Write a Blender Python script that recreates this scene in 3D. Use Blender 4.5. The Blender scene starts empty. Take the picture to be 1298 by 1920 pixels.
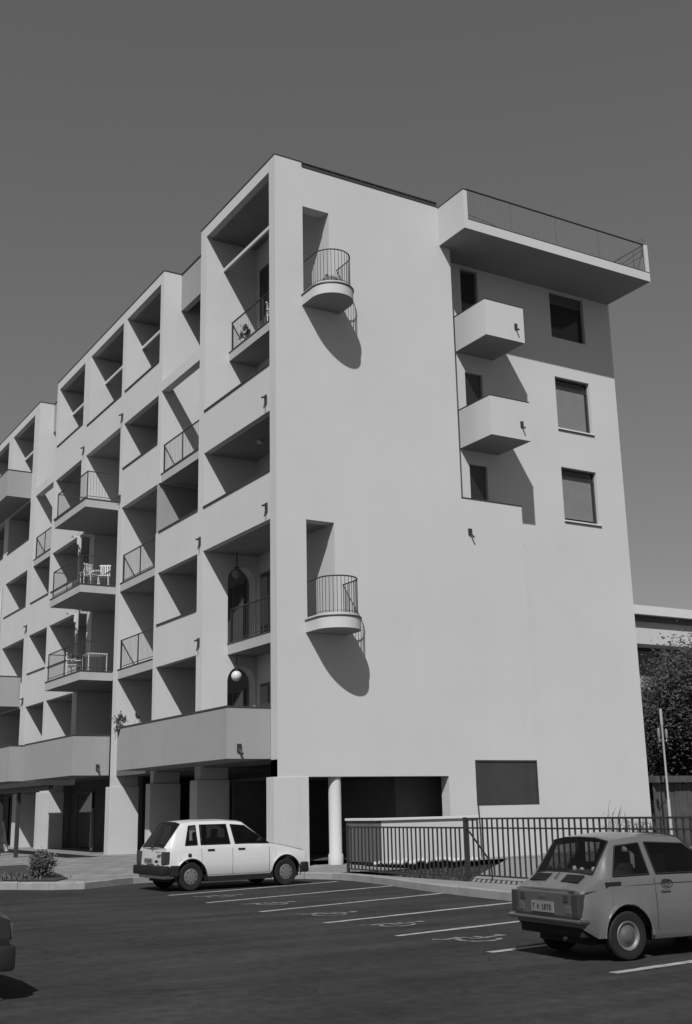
import bpy, bmesh, math, random
from mathutils import Vector, Matrix
random.seed(7)
sc = bpy.context.scene
COL = sc.collection

# ------------------------------------------------------------------ camera
cam = bpy.data.cameras.new('camera'); co = bpy.data.objects.new('camera', cam); COL.objects.link(co)
R0 = Vector((0.8592581, -0.5111345, -0.0204213)); R1 = Vector((0.1115287, 0.2261505, -0.9676866)); R2 = Vector((0.4992362, 0.8292150, 0.2513278))
CAM = Vector((-14.745924, -28.399960, 1.67))
m = Matrix.Identity(4)
for i in range(3):
    m[i][0] = R0[i]; m[i][1] = -R1[i]; m[i][2] = -R2[i]; m[i][3] = CAM[i]
co.matrix_world = m
cam.sensor_fit = 'VERTICAL'; cam.sensor_height = 36.0; cam.lens = 2136.4366/1920*36.0
cam.clip_start = 0.1; cam.clip_end = 3000
sc.camera = co

# ------------------------------------------------------------------ sky, sun, exposure
TOSUN = Vector((-0.835, -1.0, 1.335)).normalized()
w = bpy.data.worlds.new('World'); sc.world = w; w.use_nodes = True
nt = w.node_tree; nt.nodes.clear()
sky = nt.nodes.new('ShaderNodeTexSky'); sky.sky_type = 'NISHITA'; sky.sun_disc = False
sky.sun_elevation = math.asin(TOSUN.z); sky.sun_rotation = math.atan2(TOSUN.x, TOSUN.y)
sky.air_density = 1.0; sky.dust_density = 1.0; sky.ozone_density = 1.0
sep = nt.nodes.new('ShaderNodeSeparateColor')          # black and white film behind an orange filter: mostly the red of the sky
mr = nt.nodes.new('ShaderNodeMath'); mr.operation = 'MULTIPLY'; mr.inputs[1].default_value = 0.8
mg = nt.nodes.new('ShaderNodeMath'); mg.operation = 'MULTIPLY_ADD'; mg.inputs[1].default_value = 0.2
bg = nt.nodes.new('ShaderNodeBackground'); bg.inputs[1].default_value = 0.112
out = nt.nodes.new('ShaderNodeOutputWorld')
nt.links.new(sky.outputs[0], sep.inputs[0]); nt.links.new(sep.outputs[0], mr.inputs[0])
nt.links.new(sep.outputs[1], mg.inputs[0]); nt.links.new(mr.outputs[0], mg.inputs[2])
pw = nt.nodes.new('ShaderNodeMath'); pw.operation = 'POWER'; pw.inputs[1].default_value = 0.68
nt.links.new(mg.outputs[0], pw.inputs[0]); nt.links.new(pw.outputs[0], bg.inputs[0]); nt.links.new(bg.outputs[0], out.inputs[0])
sl = bpy.data.lights.new('sun', 'SUN'); sl.energy = 5.0; sl.angle = math.radians(0.53); sl.color = (1, 1, 1)
so = bpy.data.objects.new('sun', sl); COL.objects.link(so); so.location = (-30, -40, 50)
so.rotation_euler = TOSUN.to_track_quat('Z', 'Y').to_euler()
sc.cycles.diffuse_bounces = 2
sc.view_settings.view_transform = 'Standard'; sc.view_settings.look = 'None'
sc.view_settings.exposure = 0.0; sc.view_settings.gamma = 1.0; sc.view_settings.use_curve_mapping = False

# ------------------------------------------------------------------ materials
M = {}
def mat(name, v, rough=0.8, metal=0.0, spec=0.5, noise=0.0, nscale=6.0, bump=0.0, bscale=120.0, stain=0.0, stretch=(1, 1, 1), coat=0.0, v2=None):
    mt = bpy.data.materials.new(name); mt.use_nodes = True
    n = mt.node_tree.nodes; l = mt.node_tree.links
    b = n['Principled BSDF']; b.inputs['Base Color'].default_value = (v, v, v, 1)
    b.inputs['Roughness'].default_value = rough; b.inputs['Metallic'].default_value = metal
    b.inputs['Specular IOR Level'].default_value = spec; b.inputs['Coat Weight'].default_value = coat
    if noise or bump or stain:
        tc = n.new('ShaderNodeTexCoord'); mp = n.new('ShaderNodeMapping'); mp.inputs['Scale'].default_value = stretch
        geo = n.new('ShaderNodeNewGeometry')
        l.new(geo.outputs['Position'], mp.inputs[0])
        if not stretch: l.new(tc.outputs['Object'], mp.inputs[0])
    cur = None
    if noise:
        t = n.new('ShaderNodeTexNoise'); t.inputs['Scale'].default_value = nscale; t.inputs['Detail'].default_value = 8; t.inputs['Roughness'].default_value = 0.65
        l.new(mp.outputs[0], t.inputs[0])
        r = n.new('ShaderNodeMapRange'); r.inputs[1].default_value = 0.3; r.inputs[2].default_value = 0.7
        r.inputs[3].default_value = v*(1-noise); r.inputs[4].default_value = (v2 if v2 is not None else v*(1+noise))
        l.new(t.outputs[0], r.inputs[0]); cur = r.outputs[0]
    if stain:   # faint vertical runs of dirt
        mp2 = n.new('ShaderNodeMapping'); mp2.inputs['Scale'].default_value = (2.6, 2.6, 0.16); l.new(geo.outputs['Position'], mp2.inputs[0])
        t2 = n.new('ShaderNodeTexNoise'); t2.inputs['Scale'].default_value = 1.0; t2.inputs['Detail'].default_value = 6; l.new(mp2.outputs[0], t2.inputs[0])
        r2 = n.new('ShaderNodeMapRange'); r2.inputs[1].default_value = 0.45; r2.inputs[2].default_value = 0.72; r2.inputs[3].default_value = 1.0; r2.inputs[4].default_value = 1.0-stain
        l.new(t2.outputs[0], r2.inputs[0])
        mm = n.new('ShaderNodeMath'); mm.operation = 'MULTIPLY'; l.new(r2.outputs[0], mm.inputs[0])
        if cur: l.new(cur, mm.inputs[1])
        else: mm.inputs[1].default_value = v
        cur = mm.outputs[0]
    if cur: l.new(cur, b.inputs['Base Color'])
    if bump:
        t3 = n.new('ShaderNodeTexNoise'); t3.inputs['Scale'].default_value = bscale; t3.inputs['Detail'].default_value = 4; l.new(geo.outputs['Position'], t3.inputs[0])
        bp = n.new('ShaderNodeBump'); bp.inputs['Strength'].default_value = bump; bp.inputs['Distance'].default_value = 0.01
        l.new(t3.outputs[0], bp.inputs['Height']); l.new(bp.outputs[0], b.inputs['Normal'])
    M[name] = mt
    return mt
mat('stucco', 0.415, 0.92, noise=0.045, nscale=0.22, bump=0.3, bscale=70, stain=0.012)
mat('stucco_side_lit', 0.44, 0.92, noise=0.04, nscale=0.3, bump=0.3, bscale=70, stain=0.02)  # lighter than the end wall: extra sunlight on the loggia side painted in
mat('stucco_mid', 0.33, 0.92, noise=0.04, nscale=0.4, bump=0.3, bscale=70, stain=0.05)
mat('soffit_shade', 0.19, 0.95, noise=0.06, nscale=0.8)  # underside shade painted as a darker grey on thin panels
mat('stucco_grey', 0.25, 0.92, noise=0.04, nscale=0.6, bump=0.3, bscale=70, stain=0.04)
mat('plinth', 0.42, 0.9, noise=0.04, nscale=1.2, bump=0.3, bscale=70, stain=0.05)
mat('coping', 0.035, 0.5, noise=0.3, nscale=8)
mat('iron', 0.022, 0.55, noise=0.3, nscale=10)
mat('shutter', 0.05, 0.6, noise=0.15, nscale=3)
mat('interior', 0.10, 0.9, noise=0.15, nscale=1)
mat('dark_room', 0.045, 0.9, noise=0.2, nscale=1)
mat('metal_panel', 0.032, 0.55, noise=0.12, nscale=1.5, stain=0.1)
mat('blind', 0.14, 0.7, noise=0.06, nscale=2)
mat('white_paint', 0.5, 0.5, noise=0.04, nscale=3)
mat('glass_dark', 0.02, 0.06, spec=0.6)
mat('concrete', 0.18, 0.95, noise=0.16, nscale=1.6, bump=0.4, bscale=60)
mat('dark_concrete', 0.085, 0.95, noise=0.15, nscale=2, bump=0.3, bscale=50)
mat('kerb', 0.21, 0.95, noise=0.18, nscale=3, bump=0.4, bscale=60)
mat('soil', 0.022, 1.0, noise=0.4, nscale=5, bump=0.8, bscale=25)
mat('manhole', 0.028, 0.95, spec=0.1, noise=0.3, nscale=12)
mat('stone', 0.42, 0.95, noise=0.25, nscale=6, bump=0.5, bscale=30)
mat('leaf', 0.06, 0.7, noise=0.45, nscale=2.0)
mat('leaf_far', 0.024, 0.7, noise=0.45, nscale=0.6)
mat('bark', 0.06, 0.95, noise=0.3, nscale=8)
mat('rubber', 0.012, 0.8, spec=0.25, noise=0.2, nscale=20)
mat('black_plastic', 0.012, 0.65, spec=0.25, noise=0.15, nscale=12)
mat('chrome', 0.42, 0.3, metal=1.0)
mat('hub', 0.2, 0.5, metal=0.6)
mat('car_white', 0.48, 0.32, coat=0.5, noise=0.02, nscale=4)
mat('car_grey', 0.098, 0.34, coat=0.5, noise=0.04, nscale=3)
mat('car_dark', 0.012, 0.35, coat=0.4, noise=0.1, nscale=4)
mat('seat', 0.06, 0.95)
mat('lamp_red', 0.03, 0.3); mat('lamp_grey', 0.07, 0.4); mat('lamp_pale', 0.30, 0.25)
mat('plate', 0.15, 0.5); mat('lamp_tail', 0.06, 0.4); mat('ink', 0.02, 0.6)
mat('fence_wood', 0.05, 0.9, noise=0.3, nscale=3)
mat('globe', 0.5, 0.2); mat('globe_dim', 0.13, 0.3); mat('pole_paint', 0.28, 0.5)
for q_ in ('car_white','car_grey','car_dark'):
    n = M[q_].node_tree.nodes; l = M[q_].node_tree.links; b_ = n['Principled BSDF']
    g_ = n.new('ShaderNodeNewGeometry'); mx_ = n.new('ShaderNodeMix'); mx_.data_type = 'RGBA'; mx_.inputs[7].default_value = (0.05,0.05,0.05,1)
    l.new(g_.outputs['Backfacing'], mx_.inputs[0]); l.new(b_.inputs['Base Color'].links[0].from_socket, mx_.inputs[6]); l.new(mx_.outputs[2], b_.inputs['Base Color'])
def glass(name, tint, tr):
    mt = bpy.data.materials.new(name); mt.use_nodes = True; n = mt.node_tree.nodes; l = mt.node_tree.links; n.clear()
    o = n.new('ShaderNodeOutputMaterial'); a = n.new('ShaderNodeBsdfTransparent'); a.inputs[0].default_value = (tint, tint, tint, 1)
    g = n.new('ShaderNodeBsdfGlossy'); g.inputs[0].default_value = (0.9, 0.9, 0.9, 1); g.inputs['Roughness'].default_value = 0.03
    f = n.new('ShaderNodeFresnel'); f.inputs[0].default_value = 1.5
    x = n.new('ShaderNodeMixShader'); l.new(f.outputs[0], x.inputs[0]); l.new(a.outputs[0], x.inputs[1]); l.new(g.outputs[0], x.inputs[2]); l.new(x.outputs[0], o.inputs[0])
    M[name] = mt
glass('car_glass', 0.6, 0.6)
def asphalt():
    mt = mat('asphalt', 0.030, 0.95, spec=0.12, noise=0.28, nscale=0.35, bump=0.6, bscale=90)
    n = mt.node_tree.nodes; l = mt.node_tree.links; b = n['Principled BSDF']
    src = b.inputs['Base Color'].links[0].from_socket; geo = [q for q in n if q.type == 'NEW_GEOMETRY'][0]
    def layer(scale, stretch, lo, hi, a, c, rot=0.0):
        nonlocal src
        mp = n.new('ShaderNodeMapping'); mp.inputs['Scale'].default_value = stretch; mp.inputs['Rotation'].default_value = (0, 0, rot); l.new(geo.outputs['Position'], mp.inputs[0])
        t = n.new('ShaderNodeTexNoise'); t.inputs['Scale'].default_value = scale; t.inputs['Detail'].default_value = 7; l.new(mp.outputs[0], t.inputs[0])
        r = n.new('ShaderNodeMapRange'); r.inputs[1].default_value = lo; r.inputs[2].default_value = hi; r.inputs[3].default_value = a; r.inputs[4].default_value = c; l.new(t.outputs[0], r.inputs[0])
        mm = n.new('ShaderNodeMath'); mm.operation = 'MULTIPLY'; l.new(src, mm.inputs[0]); l.new(r.outputs[0], mm.inputs[1]); src = mm.outputs[0]
    layer(1.0, (0.22, 1.6, 1), 0.4, 0.7, 0.9, 1.3, 0.75)      # tyre-polished streaks
    layer(55.0, (1, 1, 1), 0.3, 0.7, 0.72, 1.3)               # grit
    layer(6.0, (1, 1, 1), 0.3, 0.7, 0.82, 1.2)                # mottling
    layer(0.9, (1, 1, 1), 0.55, 0.75, 1.0, 0.84)              # oil and patches
    vo = n.new('ShaderNodeTexVoronoi'); vo.feature = 'DISTANCE_TO_EDGE'; vo.inputs['Scale'].default_value = 0.22
    nz = n.new('ShaderNodeTexNoise'); nz.inputs['Scale'].default_value = 0.9; nz.inputs['Detail'].default_value = 6; l.new(geo.outputs['Position'], nz.inputs[0])
    vm = n.new('ShaderNodeVectorMath'); vm.operation = 'MULTIPLY_ADD'; vm.inputs[1].default_value = (2.2,2.2,0); l.new(nz.outputs['Color'], vm.inputs[0]); l.new(geo.outputs['Position'], vm.inputs[2]); l.new(vm.outputs[0], vo.inputs['Vector'])
    cr = n.new('ShaderNodeMapRange'); cr.inputs[1].default_value = 0.0; cr.inputs[2].default_value = 0.006; cr.inputs[3].default_value = 0.72; cr.inputs[4].default_value = 1.0; l.new(vo.outputs['Distance'], cr.inputs[0])
    mm = n.new('ShaderNodeMath'); mm.operation = 'MULTIPLY'; l.new(src, mm.inputs[0]); l.new(cr.outputs[0], mm.inputs[1]); src = mm.outputs[0]
    l.new(src, b.inputs['Base Color'])
asphalt()
def worn_paint(nm, v, lo, hi):
    mt = mat(nm, v, 0.85, noise=0.25, nscale=9, bump=0.3, bscale=90)
    n = mt.node_tree.nodes; l = mt.node_tree.links; b = n['Principled BSDF']; geo = [q for q in n if q.type == 'NEW_GEOMETRY'][0]
    t = n.new('ShaderNodeTexNoise'); t.inputs['Scale'].default_value = 7; t.inputs['Detail'].default_value = 9; t.inputs['Roughness'].default_value = 0.75; l.new(geo.outputs['Position'], t.inputs[0])
    r = n.new('ShaderNodeMapRange'); r.inputs[1].default_value = lo; r.inputs[2].default_value = hi; r.inputs[3].default_value = 0.06; r.inputs[4].default_value = 1.0; l.new(t.outputs[0], r.inputs[0])
    src = b.inputs['Base Color'].links[0].from_socket
    mx = n.new('ShaderNodeMath'); mx.operation = 'MULTIPLY'; l.new(src, mx.inputs[0]); l.new(r.outputs[0], mx.inputs[1])
    mm = n.new('ShaderNodeMath'); mm.operation = 'MAXIMUM'; mm.inputs[1].default_value = 0.03; l.new(mx.outputs[0], mm.inputs[0]); l.new(mm.outputs[0], b.inputs['Base Color'])
worn_paint('road_paint', 0.27, 0.34, 0.46); worn_paint('faded_paint', 0.2, 0.38, 0.56)
def paving():
    mt = mat('paving', 0.20, 0.95, noise=0.22, nscale=1.3, bump=0.4, bscale=50)
    n = mt.node_tree.nodes; l = mt.node_tree.links; b = n['Principled BSDF']; geo = [q for q in n if q.type == 'NEW_GEOMETRY'][0]
    br = n.new('ShaderNodeTexBrick'); br.inputs['Scale'].default_value = 1.0; br.inputs['Brick Width'].default_value = 0.6; br.inputs['Row Height'].default_value = 0.6; br.offset = 0.5
    br.inputs['Mortar Size'].default_value = 0.02; br.inputs['Color1'].default_value = (1, 1, 1, 1); br.inputs['Color2'].default_value = (0.75, 0.75, 0.75, 1); br.inputs['Mortar'].default_value = (0.4, 0.4, 0.4, 1)
    l.new(geo.outputs['Position'], br.inputs[0]); src = b.inputs['Base Color'].links[0].from_socket
    mm = n.new('ShaderNodeMath'); mm.operation = 'MULTIPLY'; l.new(src, mm.inputs[0]); l.new(br.outputs[0], mm.inputs[1]); l.new(mm.outputs[0], b.inputs['Base Color'])
paving()

# ------------------------------------------------------------------ mesh helpers
class MB:
    def __init__(s): s.v = []; s.f = []
    def add(s, vs, fs):
        o = len(s.v); s.v += [tuple(p) for p in vs]; s.f += [tuple(i+o for i in f) for f in fs]; return s
    def box(s, x0, x1, y0, y1, z0, z1):
        return s.add([(x0,y0,z0),(x1,y0,z0),(x1,y1,z0),(x0,y1,z0),(x0,y0,z1),(x1,y0,z1),(x1,y1,z1),(x0,y1,z1)],
                     [(0,3,2,1),(4,5,6,7),(0,1,5,4),(1,2,6,5),(2,3,7,6),(3,0,4,7)])
    def bar(s, a, b, r, n=6, r2=None):
        a = Vector(a); b = Vector(b); d = (b-a).normalized(); r2 = r if r2 is None else r2
        u = d.orthogonal().normalized(); t = d.cross(u); vs = []
        for c, rr in ((a, r), (b, r2)):
            for k in range(n):
                an = 2*math.pi*k/n; vs.append(c + u*(math.cos(an)*rr) + t*(math.sin(an)*rr))
        return s.add(vs, [(k, (k+1) % n, n+(k+1) % n, n+k) for k in range(n)] + [tuple(range(n-1, -1, -1)), tuple(range(n, 2*n))])
    def tube(s, pts, r, n=6):
        for a, b in zip(pts, pts[1:]): s.bar(a, b, r, n)
        return s
    def prism(s, poly, axis, a, b):
        # poly in the plane perpendicular to axis ('x': (y,z), 'y': (x,z), 'z': (x,y))
        def P(p, q): return (q, p[0], p[1]) if axis == 'x' else ((p[0], q, p[1]) if axis == 'y' else (p[0], p[1], q))
        n = len(poly)
        return s.add([P(p, a) for p in poly] + [P(p, b) for p in poly],
                     [tuple(range(n)), tuple(range(2*n-1, n-1, -1))] + [(k, n+k, n+(k+1) % n, (k+1) % n) for k in range(n)])
    def sphere(s, c, r, nu=16, nv=10, sq=(1, 1, 1)):
        vs = []; fs = []
        for j in range(nv+1):
            th = math.pi*j/nv
            for i in range(nu):
                ph = 2*math.pi*i/nu; vs.append((c[0]+r*sq[0]*math.sin(th)*math.cos(ph), c[1]+r*sq[1]*math.sin(th)*math.sin(ph), c[2]+r*sq[2]*math.cos(th)))
        for j in range(nv):
            for i in range(nu): fs.append((j*nu+i, (j+1)*nu+i, (j+1)*nu+(i+1) % nu, j*nu+(i+1) % nu))
        return s.add(vs, fs)
    def lathe(s, prof, c, axis='y', n=28):
        # prof: list of (r, h) along axis
        vs = []; fs = []
        for r, h in prof:
            for k in range(n):
                a = 2*math.pi*k/n; p, q = r*math.cos(a), r*math.sin(a)
                vs.append((c[0]+p, c[1]+h, c[2]+q) if axis == 'y' else (c[0]+p, c[1]+q, c[2]+h))
        for j in range(len(prof)-1):
            for k in range(n): fs.append((j*n+k, j*n+(k+1) % n, (j+1)*n+(k+1) % n, (j+1)*n+k))
        return s.add(vs, fs)
    def build(s, name, mt, parent=None, smooth=0, bevel=0.0, fix=True, **kw):
        me = bpy.data.meshes.new(name); me.from_pydata(s.v, [], s.f); me.update()
        if fix or bevel:
            bm = bmesh.new(); bm.from_mesh(me)
            if smooth: bmesh.ops.remove_doubles(bm, verts=bm.verts, dist=1e-5)
            if fix: bmesh.ops.recalc_face_normals(bm, faces=bm.faces)
            if bevel: bmesh.ops.bevel(bm, geom=[e for e in bm.edges if e.is_manifold and e.calc_face_angle(0) > 0.5], offset=bevel, segments=2, profile=0.6, affect='EDGES', clamp_overlap=True)
            bm.to_mesh(me); bm.free()
        if smooth:
            for p in me.polygons: p.use_smooth = True
            me.set_sharp_from_angle(angle=math.radians(smooth))
        me.materials.append(M[mt] if isinstance(mt, str) else mt)
        o = bpy.data.objects.new(name, me); COL.objects.link(o)
        if parent: o.parent = parent
        return tag(o, **kw)
def tag(o, label=None, cat=None, group=None, kind=None):
    if label: o['label'] = label
    if cat: o['category'] = cat
    if group: o['group'] = group
    if kind: o['kind'] = kind
    return o
def empty(name, loc=(0, 0, 0), rz=0.0, **kw):
    o = bpy.data.objects.new(name, None); COL.objects.link(o); o.location = loc; o.rotation_euler = (0, 0, rz); o.empty_display_size = 0.3
    return tag(o, **kw)
def inst(src, name, parent=None, loc=(0, 0, 0), rot=(0, 0, 0), scale=(1, 1, 1)):
    c = src.copy(); c.name = name; COL.objects.link(c); c.parent = parent; c.location = loc; c.rotation_euler = rot; c.scale = scale
    return c
def copy_tree(o, parent=None):
    c = o.copy(); COL.objects.link(c); c.parent = parent
    for ch in list(o.children): copy_tree(ch, c)
    return c
def wall_grid(us, vs, solid, mapf, t0, t1):
    """Closed wall with holes: cells of the u,v grid for which solid(u,v) holds, between depths t0 and t1."""
    mb = MB(); nu, nv = len(us)-1, len(vs)-1
    S = [[solid((us[i]+us[i+1])/2, (vs[j]+vs[j+1])/2) for j in range(nv)] for i in range(nu)]
    idx = {}
    def V(i, j, k):
        if (i, j, k) not in idx: idx[(i, j, k)] = len(mb.v); mb.v.append(mapf(us[i], vs[j], (t0, t1)[k]))
        return idx[(i, j, k)]
    for i in range(nu):
        for j in range(nv):
            if not S[i][j]: continue
            mb.f.append((V(i,j,0), V(i+1,j,0), V(i+1,j+1,0), V(i,j+1,0))); mb.f.append((V(i,j,1), V(i,j+1,1), V(i+1,j+1,1), V(i+1,j,1)))
            if i == 0 or not S[i-1][j]: mb.f.append((V(i,j,0), V(i,j+1,0), V(i,j+1,1), V(i,j,1)))
            if i == nu-1 or not S[i+1][j]: mb.f.append((V(i+1,j,0), V(i+1,j,1), V(i+1,j+1,1), V(i+1,j+1,0)))
            if j == 0 or not S[i][j-1]: mb.f.append((V(i,j,0), V(i,j,1), V(i+1,j,1), V(i+1,j,0)))
            if j == nv-1 or not S[i][j+1]: mb.f.append((V(i,j+1,0), V(i+1,j+1,0), V(i+1,j+1,1), V(i,j+1,1)))
    return mb

# ------------------------------------------------------------------ ground
MB().add([(-900,-900,-0.03),(900,-900,-0.03),(900,900,-0.03),(-900,900,-0.03)], [(0,1,2,3)]).build('ground', 'concrete', fix=False, kind='structure')
road = MB().add([(-70,-60,0),(60,-60,0),(60,30,0),(-70,30,0)], [(0,1,2,3)]).build('asphalt', 'asphalt', fix=False, kind='structure')
# kerb line, from the far left round the planted corner to the strip before the railing
KERB = [(-20,10.5),(-14,5.6),(-10,2.0),(-8.2,0.35),(-7.2,-0.75),(-6.5,-1.75),(-6.05,-1.95),(-5.5,-1.6),(-4.88,-1.2),(-4.15,-0.75),(-3.2,-0.75),(-1.6,-1.5),(-0.85,-2.2),(-0.3,-3.1),(-0.22,-4.2),(-0.35,-5.4),(-0.7,-7.2),(-1.02,-8.9),(-1.25,-11.0),(-1.35,-14.0),(-1.4,-19.0),(-1.4,-30.0)]
def pz(x, y): return 0.15 + 0.13*max(0.0, min(1.0, (y+1.0)/12.0))
def fill(name, poly, mt, zf, **kw):
    bm = bmesh.new(); vs = [bm.verts.new((p[0], p[1], zf(*p))) for p in poly]
    es = [bm.edges.new((vs[i], vs[(i+1) % len(vs)])) for i in range(len(vs))]
    bmesh.ops.triangle_fill(bm, use_beauty=True, edges=es)
    for f in bm.faces:
        if f.normal.z < 0: f.normal_flip()
    me = bpy.data.meshes.new(name); bm.to_mesh(me); bm.free(); me.materials.append(M[mt])
    o = bpy.data.objects.new(name, me); COL.objects.link(o)
    par = kw.pop('parent', None)
    if par: o.parent = par
    return tag(o, **kw)
# offset of the kerb line to its inner side
def offset(pl, d):
    r = []
    for i, p in enumerate(pl):
        a = Vector(pl[max(i-1, 0)]); b = Vector(pl[min(i+1, len(pl)-1)]); t = (b-a).normalized(); r.append((p[0]-t.y*d, p[1]+t.x*d))
    return r
KIN = offset(KERB, 0.14)
kx = [p for p in KIN]
plaza_poly = kx[:14] + [(-0.12,-3.35),(2.0,-3.3),(2.0,-1.0),(16,-1.0),(16,60),(-20,60)]
strip_poly = kx[13:] + [(0.02,-30),(0.02,-3.35),(-0.14,-3.35)]
plaza = fill('plaza_pavement', [p for i, p in enumerate(plaza_poly)], 'paving', pz, kind='structure')
strip = fill('kerbside_pavement', strip_poly, 'concrete', lambda x, y: 0.146, kind='structure')
yard = fill('yard_pavement', [(0.021,-8.4),(0.021,-30),(40,-30),(40,-1.001),(7.0,-1.001)], 'concrete', lambda x, y: 0.142, kind='structure')
bedg = fill('sunken_bed', [(0.021,-3.35),(0.021,-8.4),(7.0,-1.001),(2.0,-1.001),(2.0,-3.3)], 'soil', lambda x, y: -0.025, kind='structure')
mb = MB()
for a, b in (((0.02,-3.35),(0.02,-8.4)), ((0.02,-8.4),(7.0,-1.0))):
    mb.add([(a[0],a[1],-0.1),(b[0],b[1],-0.1),(b[0],b[1],0.142),(a[0],a[1],0.142)], [(0,1,2,3)])
mb.build('bed_edge', 'concrete', bedg, fix=False)
# kerb stones: each its own piece
def along(pl, step):
    pts = [Vector(p) for p in pl]; res = [pts[0]]; left = step; i = 0; cur = pts[0]
    while i < len(pts)-1:
        d = (pts[i+1]-cur).length
        if d >= left: cur = cur + (pts[i+1]-cur).normalized()*left; res.append(cur); left = step
        else: left -= d; i += 1; cur = pts[i]
    return res
KP = along(KERB, 0.9)
for a, b in zip(KP, KP[1:]):
    t = (b-a).normalized(); n_ = Vector((-t.y, t.x)); g = 0.006; h = 0.006*random.uniform(-1, 1); zt = pz(*a) + 0.008 + h
    A = a + t*g; B = b - t*g; d = 0.15
    vs = [(A.x,A.y,-0.02),(B.x,B.y,-0.02),(B.x+n_.x*d,B.y+n_.y*d,-0.02),(A.x+n_.x*d,A.y+n_.y*d,-0.02)]
    ch = 0.018
    vs += [(A.x,A.y,zt-ch),(B.x,B.y,zt-ch),(A.x+n_.x*ch,A.y+n_.y*ch,zt),(B.x+n_.x*ch,B.y+n_.y*ch,zt),(B.x+n_.x*d,B.y+n_.y*d,zt),(A.x+n_.x*d,A.y+n_.y*d,zt)]
    MB().add(vs, [(0,1,5,4),(4,5,7,6),(6,7,8,9),(2,3,9,8),(0,4,6,9,3),(1,2,8,7,5)]).build('kerb_stone', 'kerb', plaza)
# painted bay lines and the marks inside the bays
LINES = [((-5.30,-5.30),(-0.6,-4.15)),((-5.51,-7.70),(-0.51,-6.42)),((-5.64,-10.18),(-0.72,-8.95)),((-5.79,-12.63),(-1.4,-11.75)),((-5.94,-14.85),(-1.5,-14.1)),((-6.08,-17.05),(-1.5,-16.5)),((-6.17,-19.19),(-1.5,-18.8)),((-6.3,-21.6),(-1.5,-21.3))]
for a, b in LINES:
    a = Vector(a); b = Vector(b); t = (b-a).normalized(); n_ = Vector((-t.y, t.x)); hw = 0.068; n = 14; vs = []; fs = []
    for k in range(n+1):
        p = a + (b-a)*k/n; w1 = hw*random.uniform(0.75, 1.1); w2 = hw*random.uniform(0.75, 1.1)
        vs += [(p.x-n_.x*w1, p.y-n_.y*w1, 0.004), (p.x+n_.x*w2, p.y+n_.y*w2, 0.004)]
    MB().add(vs, [(2*k,2*k+2,2*k+3,2*k+1) for k in range(n)]).build('painted_line', 'road_paint', road, fix=False)
def strip2d(pts, hw, closed=False):
    mb = MB(); P = [Vector(p) for p in pts]; n = len(P)
    L_ = []
    for i in range(n):
        a = P[(i-1) % n] if (closed or i > 0) else P[i]; b = P[(i+1) % n] if (closed or i < n-1) else P[i]; t = (b-a).normalized(); L_.append(Vector((-t.y, t.x)))
    for i in range(n if closed else n-1):
        j = (i+1) % n; q = lambda k, s: (P[k].x+L_[k].x*hw*s, P[k].y+L_[k].y*hw*s, 0)
        mb.add([q(i,-1), q(j,-1), q(j,1), q(i,1)], [(0,1,2,3)])
    return mb
def symbol():   # wheelchair mark: wheel arc, seat, back, head, foot; drawn with its head toward the building
    mb = MB()
    for pts, hw, cl in (([(-0.05+0.34*math.cos(a), -0.0+0.30*math.sin(a)) for a in [math.radians(d) for d in range(95, 345, 18)]], 0.045, False),
                        ([(0.42,0.02),(0.12,0.03),(-0.02,0.06),(-0.03,0.34)], 0.055, False), ([(-0.03,0.34),(-0.42,0.36),(-0.52,0.52)], 0.055, False), ([(0.18,0.03),(0.2,0.26)], 0.045, False)):
        q = strip2d(pts, hw, cl); mb.add(q.v, q.f)
    c = [(0.58+0.11*math.cos(a), 0.03+0.10*math.sin(a)) for a in [2*math.pi*k/12 for k in range(12)]]
    mb.add([(p[0], p[1], 0) for p in c], [tuple(range(12))])
    return mb
sy = symbol().build('painted_symbol', 'faded_paint', road, fix=False); sy.location = (-4.56,-6.35,0.005); sy.rotation_euler = (0,0,0.24); sy.scale = (0.8,0.8,1)
for x, y in ((-4.67,-8.80),(-4.95,-11.40),(-5.06,-13.58),(-5.30,-15.85)):
    inst(sy, 'painted_symbol', road, (x, y, 0.005), (0, 0, random.uniform(0.1, 0.3)), (0.8, random.uniform(0.7, 0.9), 1))
mc = MB(); mc.lathe([(0.0,0.006),(0.29,0.006),(0.30,0.004),(0.33,0.004),(0.34,0.001)], (-9.35,-18.1,0.0), 'z', 24)
mc.build('manhole_cover', 'manhole', road, smooth=30)

# ------------------------------------------------------------------ the apartment building
B = empty('apartment_building', (0, 0, 0), label='large white stucco apartment block with stepped loggias and round balconies', cat='building')
TOP = 21.67
S_L = [(6.55,6.88),(9.90,10.20),(13.25,13.55),(16.72,17.02)]     # floor plates of the four loggia storeys
# end wall (the big blank face)
def endwall():
    holes = [(0.98,1.93,17.02,20.12),(0.98,1.93,6.88,9.90),(0.95,5.74,-1,2.53),(6.74,9.16,1.66,3.0)]
    us = sorted({0,0.95,0.96,0.98,1.93,5.74,6.70,6.74,9.16,9.17}); vs = sorted({0.10,1.66,2.53,3.0,6.88,9.90,11.25,17.02,20.12,21.50,TOP})
    def solid(u, v):
        if u > 6.70 and v > 11.25: return False
        if v > 21.5 and u > 0.96: return False
        if u < 0.95 and v < 2.53: return False
        return not any(h[0] < u < h[1] and h[2] < v < h[3] for h in holes)
    return wall_grid(us, vs, solid, lambda u, v, t: (u, t, v), 0.0, 0.40)
endwall().build('end_wall', 'stucco', B)
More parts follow.
